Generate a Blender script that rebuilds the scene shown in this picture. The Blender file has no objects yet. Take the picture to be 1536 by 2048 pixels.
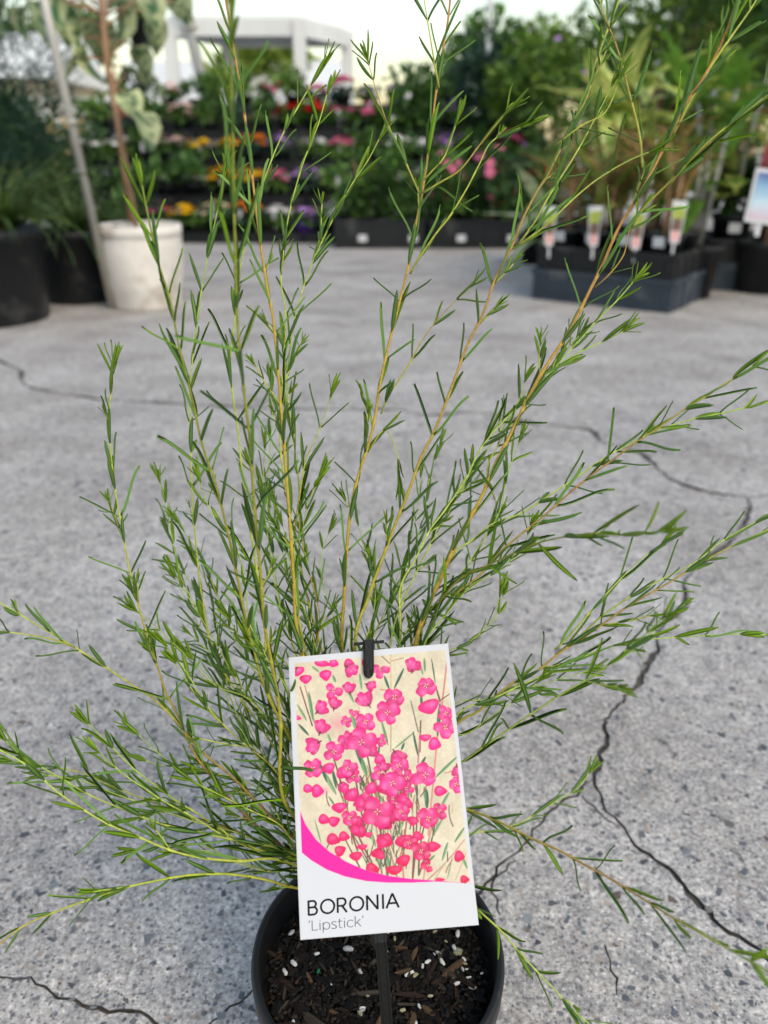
import bpy, math, random
import numpy as np
from mathutils import Vector, Matrix
from mathutils.geometry import delaunay_2d_cdt
R = math.radians
rng = np.random.default_rng(7)
random.seed(7)
S = bpy.context.scene
COL = S.collection

# ------------------------------------------------------------------ camera, sky, sun, exposure
CAMX, CAMY, CAMZ, PITCH, F = 0.0034, -0.290, 0.530, R(25), 1550.0
cam_d = bpy.data.cameras.new('camera')
cam = bpy.data.objects.new('camera', cam_d); COL.objects.link(cam); S.camera = cam
cam.location = (CAMX, CAMY, CAMZ); cam.rotation_euler = (R(90) - PITCH, 0, 0)
cam_d.sensor_fit = 'VERTICAL'; cam_d.sensor_height = 36.0; cam_d.lens = 36.0 * F / 2048
cam_d.clip_start = 0.01; cam_d.clip_end = 3000
cam_d.dof.use_dof = True; cam_d.dof.focus_distance = 0.415; cam_d.dof.aperture_fstop = 6.6

W = bpy.data.worlds.new('World'); S.world = W; W.use_nodes = True
nt = W.node_tree; nt.nodes.clear()
sky = nt.nodes.new('ShaderNodeTexSky'); sky.sky_type = 'NISHITA'; sky.sun_disc = False
SUN_EL, SUN_ROT = R(50), R(142)          # rotation measured from +Y towards +X
sky.sun_elevation = SUN_EL; sky.sun_rotation = SUN_ROT
sky.air_density = 1.5; sky.dust_density = 1.5; sky.ozone_density = 0.7
bg = nt.nodes.new('ShaderNodeBackground'); bg.inputs['Strength'].default_value = 0.15
out = nt.nodes.new('ShaderNodeOutputWorld')
nt.links.new(sky.outputs[0], bg.inputs[0]); nt.links.new(bg.outputs[0], out.inputs[0])
sd = bpy.data.lights.new('sun', 'SUN'); sd.energy = 0.85; sd.angle = R(22); sd.color = (1.0, 0.93, 0.80)
sun = bpy.data.objects.new('sun', sd); COL.objects.link(sun)
sdir = Vector((math.sin(SUN_ROT) * math.cos(SUN_EL), math.cos(SUN_ROT) * math.cos(SUN_EL), math.sin(SUN_EL)))
sun.rotation_euler = sdir.to_track_quat('Z', 'Y').to_euler(); sun.location = (0, 0, 6)
S.view_settings.view_transform = 'Standard'; S.view_settings.look = 'None'
S.view_settings.gamma = 1; S.view_settings.use_curve_mapping = False
S.view_settings.exposure = 0.62
S.view_settings.use_white_balance = True; S.view_settings.white_balance_temperature = 7250; S.view_settings.white_balance_tint = 10

# ------------------------------------------------------------------ geometry helpers
cp, sp = math.cos(PITCH), math.sin(PITCH)
def unproj(px, py, z):
    """point seen at pixel (px,py) of the 1536x2048 photograph at axis depth z"""
    x = (px - 768) / F; y = (py - 1024) / F
    return Vector((CAMX + x * z, CAMY + z * (cp - y * sp), CAMZ - z * (sp + y * cp)))
def proj(p):
    dx, dy, dz = p[0] - CAMX, p[1] - CAMY, p[2] - CAMZ
    z = dy * cp - dz * sp
    return 768 + F * dx / z, 1024 + F * (-dy * sp - dz * cp) / z, z
def ground(px, py):
    y = (py - 1024) / F
    return unproj(px, py, CAMZ / (sp + y * cp))
def at(px, py, D):
    """point seen at (px,py) standing D metres ahead of the camera (horizontal)"""
    y = (py - 1024) / F
    return unproj(px, py, D / (cp - y * sp))

def attr(me, cols):
    a = me.color_attributes.new('Col', 'FLOAT_COLOR', 'POINT')
    c = np.ones((len(me.vertices), 4), np.float32); c[:, :3] = np.asarray(cols, np.float32)[:, :3]
    a.data.foreach_set('color', c.ravel())
def mesh(name, v, f, mats, cols=None, midx=None, smooth=False):
    me = bpy.data.meshes.new(name)
    v = np.asarray(v, np.float32)
    if isinstance(f, np.ndarray):
        n, k = f.shape
        me.vertices.add(len(v)); me.vertices.foreach_set('co', v.ravel())
        me.loops.add(n * k); me.loops.foreach_set('vertex_index', f.astype(np.int32).ravel())
        me.polygons.add(n); me.polygons.foreach_set('loop_start', np.arange(0, n * k, k, dtype=np.int32))
        me.polygons.foreach_set('loop_total', np.full(n, k, np.int32))
        me.update(calc_edges=True)
    else:
        me.from_pydata([tuple(map(float, q)) for q in v], [], f)
    if not isinstance(mats, (list, tuple)): mats = [mats]
    for m in mats: me.materials.append(m)
    if midx is not None: me.polygons.foreach_set('material_index', np.asarray(midx, np.int32))
    if cols is not None: attr(me, cols)
    if smooth: me.polygons.foreach_set('use_smooth', np.ones(len(me.polygons), bool))
    me.update()
    return me
def link(name, me, parent=None, loc=None, kind=None, label=None, mat4=None):
    o = bpy.data.objects.new(name, me); COL.objects.link(o)
    if parent is not None: o.parent = parent
    if mat4 is not None: o.matrix_basis = mat4
    elif loc is not None: o.location = loc
    if kind: o['kind'] = kind
    if label: o['label'] = label
    return o
def thing(name, label, cat, loc=(0, 0, 0), rz=0, group=None, scale=1, me=None):
    o = bpy.data.objects.new(name, me); COL.objects.link(o)
    o.location = loc; o.rotation_euler = (0, 0, rz); o.scale = (scale,) * 3
    o['label'] = label; o['category'] = cat
    if group: o['group'] = group
    return o
class MB:
    def __init__(s): s.v = []; s.f = []; s.c = []; s.n = 0; s.m = []
    def add(s, v, f, c=None, m=0):
        for q in f: s.f.append(tuple(int(i) + s.n for i in q)); s.m.append(m)
        s.v.extend([tuple(q) for q in v]); s.n += len(v)
        if c is not None: s.c.extend([c] * len(v) if np.ndim(c) == 1 else [tuple(q) for q in c])
    def box(s, c, d, rz=0, col=None, m=0):
        x, y, z = d[0] / 2, d[1] / 2, d[2] / 2; cc, ss = math.cos(rz), math.sin(rz)
        v = [(c[0] + a * x * cc - b * y * ss, c[1] + a * x * ss + b * y * cc, c[2] + e * z) for e in (-1, 1) for a, b in ((-1, -1), (1, -1), (1, 1), (-1, 1))]
        s.add(v, [(3, 2, 1, 0), (4, 5, 6, 7), (0, 1, 5, 4), (1, 2, 6, 5), (2, 3, 7, 6), (3, 0, 4, 7)], col, m)
    def tube(s, pts, rad, n=8, cols=None, cap=True, m=0):
        v, f, cc = tube(pts, rad, n, cols, cap); s.add(v, f, cc, m)
    def lathe(s, prof, n=40, c=(0, 0, 0), col=None, m=0, sx=1, sy=1):
        v = []; f = []
        for (r, z) in prof:
            for k in range(n):
                a = 2 * math.pi * k / n; v.append((c[0] + r * math.cos(a) * sx, c[1] + r * math.sin(a) * sy, c[2] + z))
        for i in range(len(prof) - 1):
            for k in range(n):
                k2 = (k + 1) % n; f.append((i * n + k, i * n + k2, (i + 1) * n + k2, (i + 1) * n + k))
        s.add(v, f, col, m)
    def me(s, name, mats, smooth=False):
        return mesh(name, s.v, s.f, mats, s.c if s.c else None, s.m if any(s.m) else None, smooth)
def frames(pts):
    pts = [Vector(p) for p in pts]; T = []
    for i in range(len(pts)):
        a = pts[max(i - 1, 0)]; b = pts[min(i + 1, len(pts) - 1)]; T.append((b - a).normalized())
    up = Vector((0, 0, 1)) if abs(T[0].z) < .9 else Vector((1, 0, 0))
    n = T[0].cross(up).normalized(); N = []
    for t in T:
        n = (n - t * n.dot(t)).normalized(); N.append(n.copy())
    return pts, T, N
def tube(pts, rad, n=8, cols=None, cap=True):
    pts, T, N = frames(pts); v = []; f = []; cc = []
    for i, p in enumerate(pts):
        b = T[i].cross(N[i]); r = rad[i] if hasattr(rad, '__len__') else rad
        for k in range(n):
            a = 2 * math.pi * k / n; v.append(p + N[i] * (r * math.cos(a)) + b * (r * math.sin(a)))
            if cols is not None: cc.append(cols[i] if np.ndim(cols) == 2 else cols)
    for i in range(len(pts) - 1):
        for k in range(n):
            k2 = (k + 1) % n; f.append((i * n + k, i * n + k2, (i + 1) * n + k2, (i + 1) * n + k))
    if cap: f.append(tuple(range(n - 1, -1, -1))); f.append(tuple((len(pts) - 1) * n + k for k in range(n)))
    return v, f, (cc if cols is not None else None)
def spline(pts, step):
    """Catmull-Rom through pts, resampled about every step"""
    P = [Vector(p) for p in pts]; P = [P[0] * 2 - P[1]] + P + [P[-1] * 2 - P[-2]]; o = []
    for i in range(1, len(P) - 2):
        L = (P[i + 1] - P[i]).length; n = max(1, int(round(L / step)))
        for k in range(n):
            t = k / n; a, b, c, d = P[i - 1], P[i], P[i + 1], P[i + 2]
            o.append(.5 * ((2 * b) + (c - a) * t + (2 * a - 5 * b + 4 * c - d) * t * t + (3 * b - a - 3 * c + d) * t ** 3))
    o.append(P[-2].copy()); return o

# ------------------------------------------------------------------ materials
def mat(name, col=(.5, .5, .5), rough=.6, spec=.4, var=.0, vscale=20, bump=0, bscale=60, attrcol=False, sheen=0, trans=0, metal=0, wear=None, subs=0, objvar=0, translucent=0):
    m = bpy.data.materials.new(name); m.use_nodes = True; t = m.node_tree; n = t.nodes
    p = n['Principled BSDF']; p.inputs['Roughness'].default_value = rough; p.inputs['Metallic'].default_value = metal
    p.inputs['Specular IOR Level'].default_value = spec
    if trans: p.inputs['Transmission Weight'].default_value = trans
    src = None
    if attrcol:
        a = n.new('ShaderNodeAttribute'); a.attribute_name = 'Col'; src = a.outputs['Color']
    tc = n.new('ShaderNodeTexCoord')
    if var or wear or objvar:
        hsv = n.new('ShaderNodeHueSaturation')
        if src: t.links.new(src, hsv.inputs['Color'])
        else: hsv.inputs['Color'].default_value = (*col, 1)
        nz = n.new('ShaderNodeTexNoise'); nz.inputs['Scale'].default_value = vscale; nz.inputs['Detail'].default_value = 5
        t.links.new(tc.outputs['Object'], nz.inputs['Vector'])
        mr = n.new('ShaderNodeMapRange'); mr.inputs['From Min'].default_value = .3; mr.inputs['From Max'].default_value = .7
        mr.inputs['To Min'].default_value = 1 - var; mr.inputs['To Max'].default_value = 1 + var
        t.links.new(nz.outputs['Fac'], mr.inputs['Value']); v = mr.outputs[0]
        if objvar:
            oi = n.new('ShaderNodeObjectInfo'); mo = n.new('ShaderNodeMapRange')
            mo.inputs['To Min'].default_value = 1 - objvar; mo.inputs['To Max'].default_value = 1 + objvar
            t.links.new(oi.outputs['Random'], mo.inputs['Value'])
            mu = n.new('ShaderNodeMath'); mu.operation = 'MULTIPLY'; t.links.new(v, mu.inputs[0]); t.links.new(mo.outputs[0], mu.inputs[1]); v = mu.outputs[0]
        t.links.new(v, hsv.inputs['Value']); src = hsv.outputs[0]
        if wear:
            nz2 = n.new('ShaderNodeTexNoise'); nz2.inputs['Scale'].default_value = wear[1]; nz2.inputs['Detail'].default_value = 8
            t.links.new(tc.outputs['Object'], nz2.inputs['Vector'])
            m2 = n.new('ShaderNodeMapRange'); m2.inputs['From Min'].default_value = wear[2]; m2.inputs['From Max'].default_value = wear[2] + .15
            t.links.new(nz2.outputs['Fac'], m2.inputs['Value'])
            mx = n.new('ShaderNodeMixRGB'); mx.inputs['Color2'].default_value = (*wear[0], 1)
            t.links.new(m2.outputs[0], mx.inputs['Fac']); t.links.new(src, mx.inputs['Color1']); src = mx.outputs[0]
    if src: t.links.new(src, p.inputs['Base Color'])
    else: p.inputs['Base Color'].default_value = (*col, 1)
    if bump:
        nb = n.new('ShaderNodeTexNoise'); nb.inputs['Scale'].default_value = bscale; nb.inputs['Detail'].default_value = 6
        t.links.new(tc.outputs['Object'], nb.inputs['Vector'])
        bp = n.new('ShaderNodeBump'); bp.inputs['Strength'].default_value = bump; bp.inputs['Distance'].default_value = .5 / bscale
        t.links.new(nb.outputs['Fac'], bp.inputs['Height']); t.links.new(bp.outputs[0], p.inputs['Normal'])
    if translucent:
        tl = n.new('ShaderNodeBsdfTranslucent')
        if src: t.links.new(src, tl.inputs[0])
        else: tl.inputs[0].default_value = (*col, 1)
        ms = n.new('ShaderNodeMixShader'); ms.inputs[0].default_value = translucent
        t.links.new(p.outputs[0], ms.inputs[1]); t.links.new(tl.outputs[0], ms.inputs[2])
        t.links.new(ms.outputs[0], n['Material Output'].inputs['Surface'])
    return m

M = {}
M['black_plastic'] = mat('black_plastic', (.0075, .008, .0095), .42, .45, .25, 25, .15, 400, wear=((.05, .047, .043), 35, .62))
M['black_tray'] = mat('black_tray', (.006, .0075, .010), .5, .4, .2, 12, objvar=.3, wear=((.06, .06, .06), 9, .6))
M['slate_tray'] = mat('slate_tray', (.03, .043, .06), .55, .4, .15, 12, wear=((.10, .11, .12), 8, .58))
M['stake'] = mat('stake_plastic', (.004, .004, .004), .42, .35, .3, 90, .25, 500)
M['leaf_dark'] = mat('leaf_dark', (.10, .235, .008), .42, .45, .25, 60, objvar=.28, translucent=.22)
M['leaf_blue'] = mat('leaf_underside', (.145, .30, .06), .55, .35, .2, 60, objvar=.25, translucent=.22)
M['leaf_mid'] = mat('leaf_mid', (.20, .385, .012), .42, .45, .25, 60, objvar=.25, translucent=.25)
M['leaf_young'] = mat('leaf_young', (.30, .50, .03), .45, .4, .2, 60, objvar=.2, translucent=.3)
M['stem'] = mat('stem_bark', attrcol=True, rough=.5, spec=.4, var=.22, vscale=450, bump=.3, bscale=900)
M['leafcloud'] = mat('foliage', attrcol=True, rough=.55, spec=.35, var=.2, vscale=6, translucent=.25)
M['bigleaf'] = mat('broad_leaf', attrcol=True, rough=.4, spec=.45, var=.2, vscale=14, objvar=.25, translucent=.25)
M['white_paint'] = mat('white_paint', (.72, .73, .74), .5, .4, .08, 3, wear=((.45, .43, .40), 4, .63))
M['concrete_pot'] = mat('white_glaze', (.70, .66, .62), .6, .35, .14, 9, .3, 40, wear=((.42, .35, .29), 7, .54))
M['galv'] = mat('galvanised', (.42, .41, .38), .5, .5, .2, 5, metal=.3, wear=((.50, .47, .40), 3, .5))
M['cane'] = mat('cane', (.34, .20, .12), .6, .3, .3, 12, .4, 60)
M['timber'] = mat('bench_timber', (.16, .13, .11), .7, .3, .3, 8, .3, 40)
M['white_label'] = mat('white_sticker', (.60, .61, .635), .45, .4, .04, 20)
M['soil'] = mat('dark_mix', (.005, .004, .0035), .85, .25, .5, 120, .8, 300)
M['attr_matte'] = mat('coloured_matte', attrcol=True, rough=.75, spec=.3, var=.2, vscale=200, bump=.35, bscale=500)
M['attr_smooth'] = mat('printed_card', attrcol=True, rough=.38, spec=.4)
FLC = dict(yellow=(.80, .50, .01), orange=(.75, .22, .015), red=(.60, .006, .006), pink=(.72, .16, .30), mauve=(.46, .22, .62), purple=(.13, .04, .40),
           white=(.78, .78, .78), blush=(.75, .48, .50), cream=(.75, .66, .42), magenta=(.65, .03, .25), salmon=(.75, .26, .22))
for k, c in FLC.items(): M['fl_' + k] = mat(k + '_petal', c, .6, .3, .15, 60, objvar=.15, translucent=.2)

# ------------------------------------------------------------------ ground: one sheet with real cracks in it
def ground_material():
    m = bpy.data.materials.new('weathered_concrete'); m.use_nodes = True; t = m.node_tree; n = t.nodes; L = t.links.new
    p = n['Principled BSDF']; p.inputs['Roughness'].default_value = .85; p.inputs['Specular IOR Level'].default_value = .25
    tc = n.new('ShaderNodeTexCoord')
    def noise(sc, det=6, rough=.6):
        x = n.new('ShaderNodeTexNoise'); x.inputs['Scale'].default_value = sc; x.inputs['Detail'].default_value = det; x.inputs['Roughness'].default_value = rough
        L(tc.outputs['Object'], x.inputs['Vector']); return x.outputs['Fac']
    def ramp(src, stops):
        r = n.new('ShaderNodeValToRGB'); e = r.color_ramp.elements
        while len(e) < len(stops): e.new(.5)
        for q, (pos, c) in zip(e, stops): q.position = pos; q.color = (*c, 1) if len(c) == 3 else c
        L(src, r.inputs[0]); return r.outputs[0]
    def mix(f, a, b, mode='MIX'):
        x = n.new('ShaderNodeMixRGB'); x.blend_type = mode
        if isinstance(f, float): x.inputs[0].default_value = f
        else: L(f, x.inputs[0])
        for i, q in ((1, a), (2, b)):
            if isinstance(q, tuple): x.inputs[i].default_value = (*q, 1)
            else: L(q, x.inputs[i])
        return x.outputs[0]
    base = ramp(noise(5, 8), [(.30, (.325, .302, .283)), (.5, (.435, .413, .396)), (.72, (.54, .52, .505))])
    fine = ramp(noise(260, 4, .75), [(.36, (.30, .30, .31)), (.47, (.85, .85, .85)), (.56, (1.1, 1.1, 1.1)), (.68, (1.9, 1.88, 1.84))])
    c = mix(.85, base, fine, 'MULTIPLY')
    mid = ramp(noise(55, 5, .7), [(.36, (.62, .63, .66)), (.52, (1, 1, 1)), (.68, (1.35, 1.33, 1.30))])
    c = mix(.8, c, mid, 'MULTIPLY')
    # embedded sand and grit: several grades of small stone, bluish, tan and pale
    for sc, th, dark, light, op in ((420, .50, (.09, .10, .115), (.62, .62, .60), .85), (170, .44, (.10, .11, .13), (.34, .28, .23), .8)):
        v = n.new('ShaderNodeTexVoronoi'); v.inputs['Scale'].default_value = sc; v.inputs['Randomness'].default_value = 1
        L(tc.outputs['Object'], v.inputs['Vector'])
        sepc = n.new('ShaderNodeSeparateColor'); L(v.outputs['Color'], sepc.inputs[0])
        sz = n.new('ShaderNodeMapRange'); sz.inputs['From Min'].default_value = .40; sz.inputs['From Max'].default_value = 1; sz.inputs['To Min'].default_value = 0; sz.inputs['To Max'].default_value = th
        L(sepc.outputs[0], sz.inputs['Value'])
        lt = n.new('ShaderNodeMath'); lt.operation = 'LESS_THAN'; L(v.outputs['Distance'], lt.inputs[0]); L(sz.outputs[0], lt.inputs[1])
        cc = ramp(sepc.outputs[1], [(.0, dark), (.55, dark), (.62, light), (1, light)])
        mm = n.new('ShaderNodeMath'); mm.operation = 'MULTIPLY'; mm.inputs[1].default_value = op; L(lt.outputs[0], mm.inputs[0])
        c = mix(mm.outputs[0], c, cc)
    stain = ramp(noise(2.6, 7, .62), [(.40, (1.08, 1.08, 1.07)), (.52, (.92, .90, .88)), (.62, (.66, .64, .63))])
    c = mix(.5, c, stain, 'MULTIPLY')
    L(c, p.inputs['Base Color'])
    b1 = n.new('ShaderNodeBump'); b1.inputs['Strength'].default_value = .55; b1.inputs['Distance'].default_value = .0012; L(noise(300, 6, .7), b1.inputs['Height'])
    b2 = n.new('ShaderNodeBump'); b2.inputs['Strength'].default_value = .5; b2.inputs['Distance'].default_value = .004; L(noise(70, 4, .6), b2.inputs['Height']); L(b1.outputs[0], b2.inputs['Normal'])
    L(b2.outputs[0], p.inputs['Normal'])
    return m
M['concrete'] = ground_material()
M['crack_dirt'] = mat('crack_dirt', (.10, .092, .083), .95, .1, .5, 90, .8, 200)

CR = [  # (centre line in photograph pixels on the ground, width in metres)
 ([(-160, 640), (-60, 690), (0, 722), (40, 742), (52, 772), (120, 786), (200, 798), (330, 806), (430, 812), (620, 818), (800, 820), (860, 831), (950, 824), (1060, 845), (1180, 860), (1200, 882), (1280, 905), (1330, 950), (1400, 980), (1490, 994)], .0120),
 ([(1490, 994), (1536, 990), (1640, 970), (1800, 962)], .009),
 ([(1490, 994), (1502, 1012), (1480, 1060), (1440, 1100), (1400, 1130), (1368, 1170), (1370, 1200), (1338, 1240), (1310, 1262), (1315, 1300), (1280, 1350), (1240, 1410), (1210, 1442)], .0066),
 ([(1210, 1442), (1216, 1480), (1204, 1510), (1190, 1558), (1210, 1612), (1262, 1680), (1320, 1730), (1368, 1770), (1420, 1822), (1440, 1850), (1500, 1882), (1540, 1920), (1640, 2010), (1760, 2110)], .0038),
 ([(1192, 1556), (1160, 1582), (1100, 1622), (1062, 1672), (1010, 1730), (950, 1800), (880, 1850)], .0017),
 ([(1166, 1590), (1200, 1622), (1234, 1645)], .0016),
 ([(-120, 1960), (0, 1948), (60, 1956), (122, 1986), (200, 2014), (280, 2026), (350, 2056), (420, 2130)], .0015),
 ([(410, 2060), (445, 2034), (482, 2008), (520, 1975)], .002),
 ([(1210, 1890), (1225, 1940), (1240, 1990)], .0009), ([(1030, 1722), (990, 1770), (1000, 1830)], .0008),
]
def crack_poly(px, w, seed):
    r = random.Random(seed)
    c = spline([ground(*q) for q in px], .03)
    fine = []
    for a, b in zip(c[:-1], c[1:]):
        L = (b - a).length; n = max(1, int(L / (.006 if w < .004 or L < .04 else .02)))
        for k in range(n): fine.append(a.lerp(b, k / n))
    fine.append(c[-1]); n = len(fine)
    ln = [0]
    for a, b in zip(fine[:-1], fine[1:]): ln.append(ln[-1] + (b - a).length)
    Lt, Rt = [], []
    off = 0
    for i, p in enumerate(fine):
        a = fine[max(0, i - 1)]; b = fine[min(n - 1, i + 1)]; t = (b - a).normalized(); nn = Vector((-t.y, t.x, 0))
        off = off * .55 + r.uniform(-1, 1) * .0027
        e = min(1, (i + .3) / 5, (n - 1 - i + .3) / 5) if w < .0026 else 1
        ww = w * e * r.uniform(.5, 1.15) * (.8 + .5 * math.sin(ln[i] * 37 + seed)) * .5 + .0003
        q = p + nn * off
        Lt.append(q + nn * (ww + r.uniform(0, .0007))); Rt.append(q - nn * (ww + r.uniform(0, .0007)))
    return Lt, Rt
vin, edges, polys = [], [], []
for ci, (px, w) in enumerate(CR):
    Lt, Rt = crack_poly(px, w, ci + 3)
    ring = Lt + Rt[::-1]; b = len(vin)
    vin += [(p.x, p.y) for p in ring]
    edges += [(b + i, b + (i + 1) % len(ring)) for i in range(len(ring))]
    polys.append(np.array([(p.x, p.y) for p in ring]))
b = len(vin)
vin += [(-300, -40), (300, -40), (300, 500), (-300, 500)]; edges += [(b, b + 1), (b + 1, b + 2), (b + 2, b + 3), (b + 3, b)]
for gx in np.arange(-3, 3.01, .5):
    for gy in np.arange(-1, 6.01, .5): vin.append((gx + .013, gy + .017))
ov, oe, of, *_ = delaunay_2d_cdt([Vector(q) for q in vin], edges, [], 0, 1e-7)
ov = np.array([(q.x, q.y) for q in ov])
cen = np.array([ov[list(f)].mean(0) for f in of])
def inside(poly, pts):
    ins = np.zeros(len(pts), bool); x, y = pts[:, 0], pts[:, 1]
    a = poly; bq = np.roll(poly, -1, 0)
    for (x1, y1), (x2, y2) in zip(a, bq):
        if y1 == y2: continue
        c = ((y1 > y) != (y2 > y)) & (x < (x2 - x1) * (y - y1) / (y2 - y1) + x1); ins ^= c
    return ins
inc = np.zeros(len(of), bool)
for q in polys: inc |= inside(q, cen)
top = [tuple(f) for f, k in zip(of, inc) if not k]; crk = [tuple(f) for f, k in zip(of, inc) if k]
from collections import Counter
ec = {}
for f in top:
    for a, b2 in zip(f, f[1:] + f[:1]): ec[(a, b2)] = 1
mb = MB()
verts = [(x, y, 0) for x, y in ov] + [(x, y, -.0035) for x, y in ov]; N0 = len(ov)
walls = []
for f in crk:
    for a, b2 in zip(f, f[1:] + f[:1]):
        if (b2, a) in ec: walls.append((a, b2, b2 + N0, a + N0))
gm = mesh('ground', verts, top + [tuple(i + N0 for i in f) for f in crk] + walls, [M['concrete'], M['crack_dirt']],
          midx=[0] * len(top) + [1] * len(crk) + [1] * len(walls))
link('ground', gm, kind='structure')
# exposed aggregate: thousands of angular stones set almost flush in the concrete
def aggregate():
    v, f, c = [], [], []; n0 = 0; r = np.random.default_rng(3)
    pal = [(.10, .115, .14), (.13, .15, .18), (.075, .085, .105), (.17, .19, .21), (.21, .20, .18), (.27, .30, .32), (.20, .14, .11), (.45, .46, .46)]
    pw = np.array([.24, .22, .14, .14, .1, .09, .03, .04])
    for k in range(11000):
        d = r.random() ** .6
        x = r.uniform(-1.2, 1.2) * (.35 + d); y = -.22 + 2.3 * d * r.random() ** .8
        if x * x + y * y < .058 ** 2: continue
        s = .0013 + .0048 * r.random() ** 2.4
        if y > .9: s *= 1.3
        m = r.integers(5, 8); a = np.sort(r.uniform(0, 2 * np.pi, m)); el = r.uniform(.5, 1); ro = r.uniform(0, 3.14)
        rr = s * r.uniform(.7, 1.15, m); px = rr * np.cos(a); py = rr * np.sin(a) * el
        X = x + px * np.cos(ro) - py * np.sin(ro); Y = y + px * np.sin(ro) + py * np.cos(ro)
        h = r.uniform(.0002, .0006)
        for i in range(m): v.append((X[i], Y[i], -.0006))
        for i in range(m): v.append((x + (X[i] - x) * .82, y + (Y[i] - y) * .82, h + r.uniform(-.00012, .00012)))
        f.append(tuple(n0 + m + i for i in range(m)))
        for i in range(m): j = (i + 1) % m; f.append((n0 + i, n0 + j, n0 + m + j, n0 + m + i))
        cc = np.array(pal[r.choice(8, p=pw)]) * r.uniform(.8, 1.45) * (1.25); cc = cc * .46 + np.array((.18, .175, .17)) * .13
        c += [tuple(cc)] * (2 * m); n0 += 2 * m
    o = link('exposed_aggregate', mesh('exposed_aggregate', v, f, M['attr_matte'], c), kind='stuff')
    o['label'] = 'small blue-grey stones exposed in the worn concrete'
aggregate()

# ------------------------------------------------------------------ far surroundings
def leaf_quads(P, D, Nn, Ls, Ws, cols, bend=.25):
    """vectorised bent leaves, 2 quads tapered: returns v,f,c"""
    n = len(P); B = np.cross(D, Nn); B /= np.linalg.norm(B, axis=1)[:, None] + 1e-9
    Nn = np.cross(B, D)
    L = Ls[:, None]; w = Ws[:, None]
    a = P; m1 = P + D * L * .45 + Nn * L * .06; e = P + D * L - Nn * L * bend
    v = np.stack([a - B * w * .12, a + B * w * .12, m1 + B * w * .5, m1 - B * w * .5, e + B * w * .06, e - B * w * .06], 1).reshape(-1, 3)
    i = np.arange(n)[:, None] * 6
    f = np.concatenate([i + np.array([[0, 1, 2, 3]]), i + np.array([[3, 2, 4, 5]])])
    return v, f, np.repeat(cols, 6, 0)
def unit(a): return a / (np.linalg.norm(a, axis=1)[:, None] + 1e-9)
def cloud(n, rad, ll, lw, pal, seed, up=.2, clumps=14, flat=.0, hollow=.35, zc=0):
    r = np.random.default_rng(seed); rad = np.array(rad, float)
    cc = unit(r.normal(size=(clumps, 3))) * r.uniform(.25, .85, (clumps, 1)); ci = r.integers(0, clumps, n)
    P = cc[ci] + unit(r.normal(size=(n, 3))) * (r.uniform(hollow, 1, (n, 1)) ** .7) * r.uniform(.22, .42, (clumps, 1))[ci]
    D = unit(P + r.normal(size=(n, 3)) * .7 + np.array([0, 0, up]))
    P = P * rad; P[:, 2] += zc
    Nn = unit(r.normal(size=(n, 3)) + np.array([0, 0, 1.2]))
    pal = np.array(pal); k = r.integers(0, len(pal), clumps)[ci]; mixk = r.random(n) < .35; k[mixk] = r.integers(0, len(pal), mixk.sum())
    col = pal[k] * r.uniform(.7, 1.35, (n, 1))
    return leaf_quads(P, D, Nn, ll * r.uniform(.6, 1.3, n), lw * r.uniform(.7, 1.3, n), col)
G_DARK = [(.030, .075, .018), (.045, .11, .028), (.025, .06, .025)]
G_MID = [(.06, .15, .025), (.10, .21, .035), (.04, .10, .022)]
G_LITE = [(.11, .21, .03), (.19, .30, .05), (.07, .15, .03)]
G_LIME = [(.16, .24, .03), (.24, .30, .05), (.10, .19, .03)]
G_BLUE = [(.03, .075, .05), (.05, .10, .065), (.025, .06, .04)]
def shrub(name, label, cat, base, h, rx, n, ll, lw, pal, seed, group=None, trunk=.03, trunk_h=.35, ry=None, flowers=None):
    t = thing(name, label, cat, base, group=group)
    v, f, c = cloud(n, (rx, ry or rx, h * (1 - trunk_h) / 2 * 1.05), ll, lw, pal, seed, clumps=22, zc=h * (1 + trunk_h) / 2 * .98)
    link('crown', mesh('crown', v, f, M['leafcloud'], c), t)
    m = MB(); r = random.Random(seed)
    for k in range(5):
        a = r.uniform(0, 6.28); e = Vector((math.cos(a) * rx * .5, math.sin(a) * rx * .5, h * r.uniform(.6, .85)))
        s0 = Vector((0, 0, h * trunk_h * r.uniform(.3, .9)))
        m.tube([s0, s0.lerp(e, .5) + Vector((0, 0, h * .05)), e], [trunk * .6, trunk * .4, trunk * .15], 6)
    m.tube([(0, 0, 0), (trunk * .5, 0, h * .3), (0, 0, h * .7)], [trunk, trunk * .8, trunk * .4], 7)
    link('trunk', m.me('trunk', M['cane']), t)
    if flowers:
        fc, num, size = flowers; rr = np.random.default_rng(seed + 5)
        fm = flower_mesh(fc, 'open')
        for k in range(num):
            d = rr.normal(size=3); d[1] = -abs(d[1]); d /= np.linalg.norm(d)
            p = (d[0] * rx * .85, d[1] * (ry or rx) * .85, h * (1 + trunk_h) / 2 + d[2] * h * (1 - trunk_h) / 2 * .85)
            q = Vector(d).to_track_quat('Z', 'Y').to_matrix().to_4x4()
            link('flower', fm, t, mat4=Matrix.Translation(p) @ q @ Matrix.Diagonal((size * rr.uniform(.7, 1.2),) * 3 + (1,)))
    return t
_fm = {}
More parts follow.
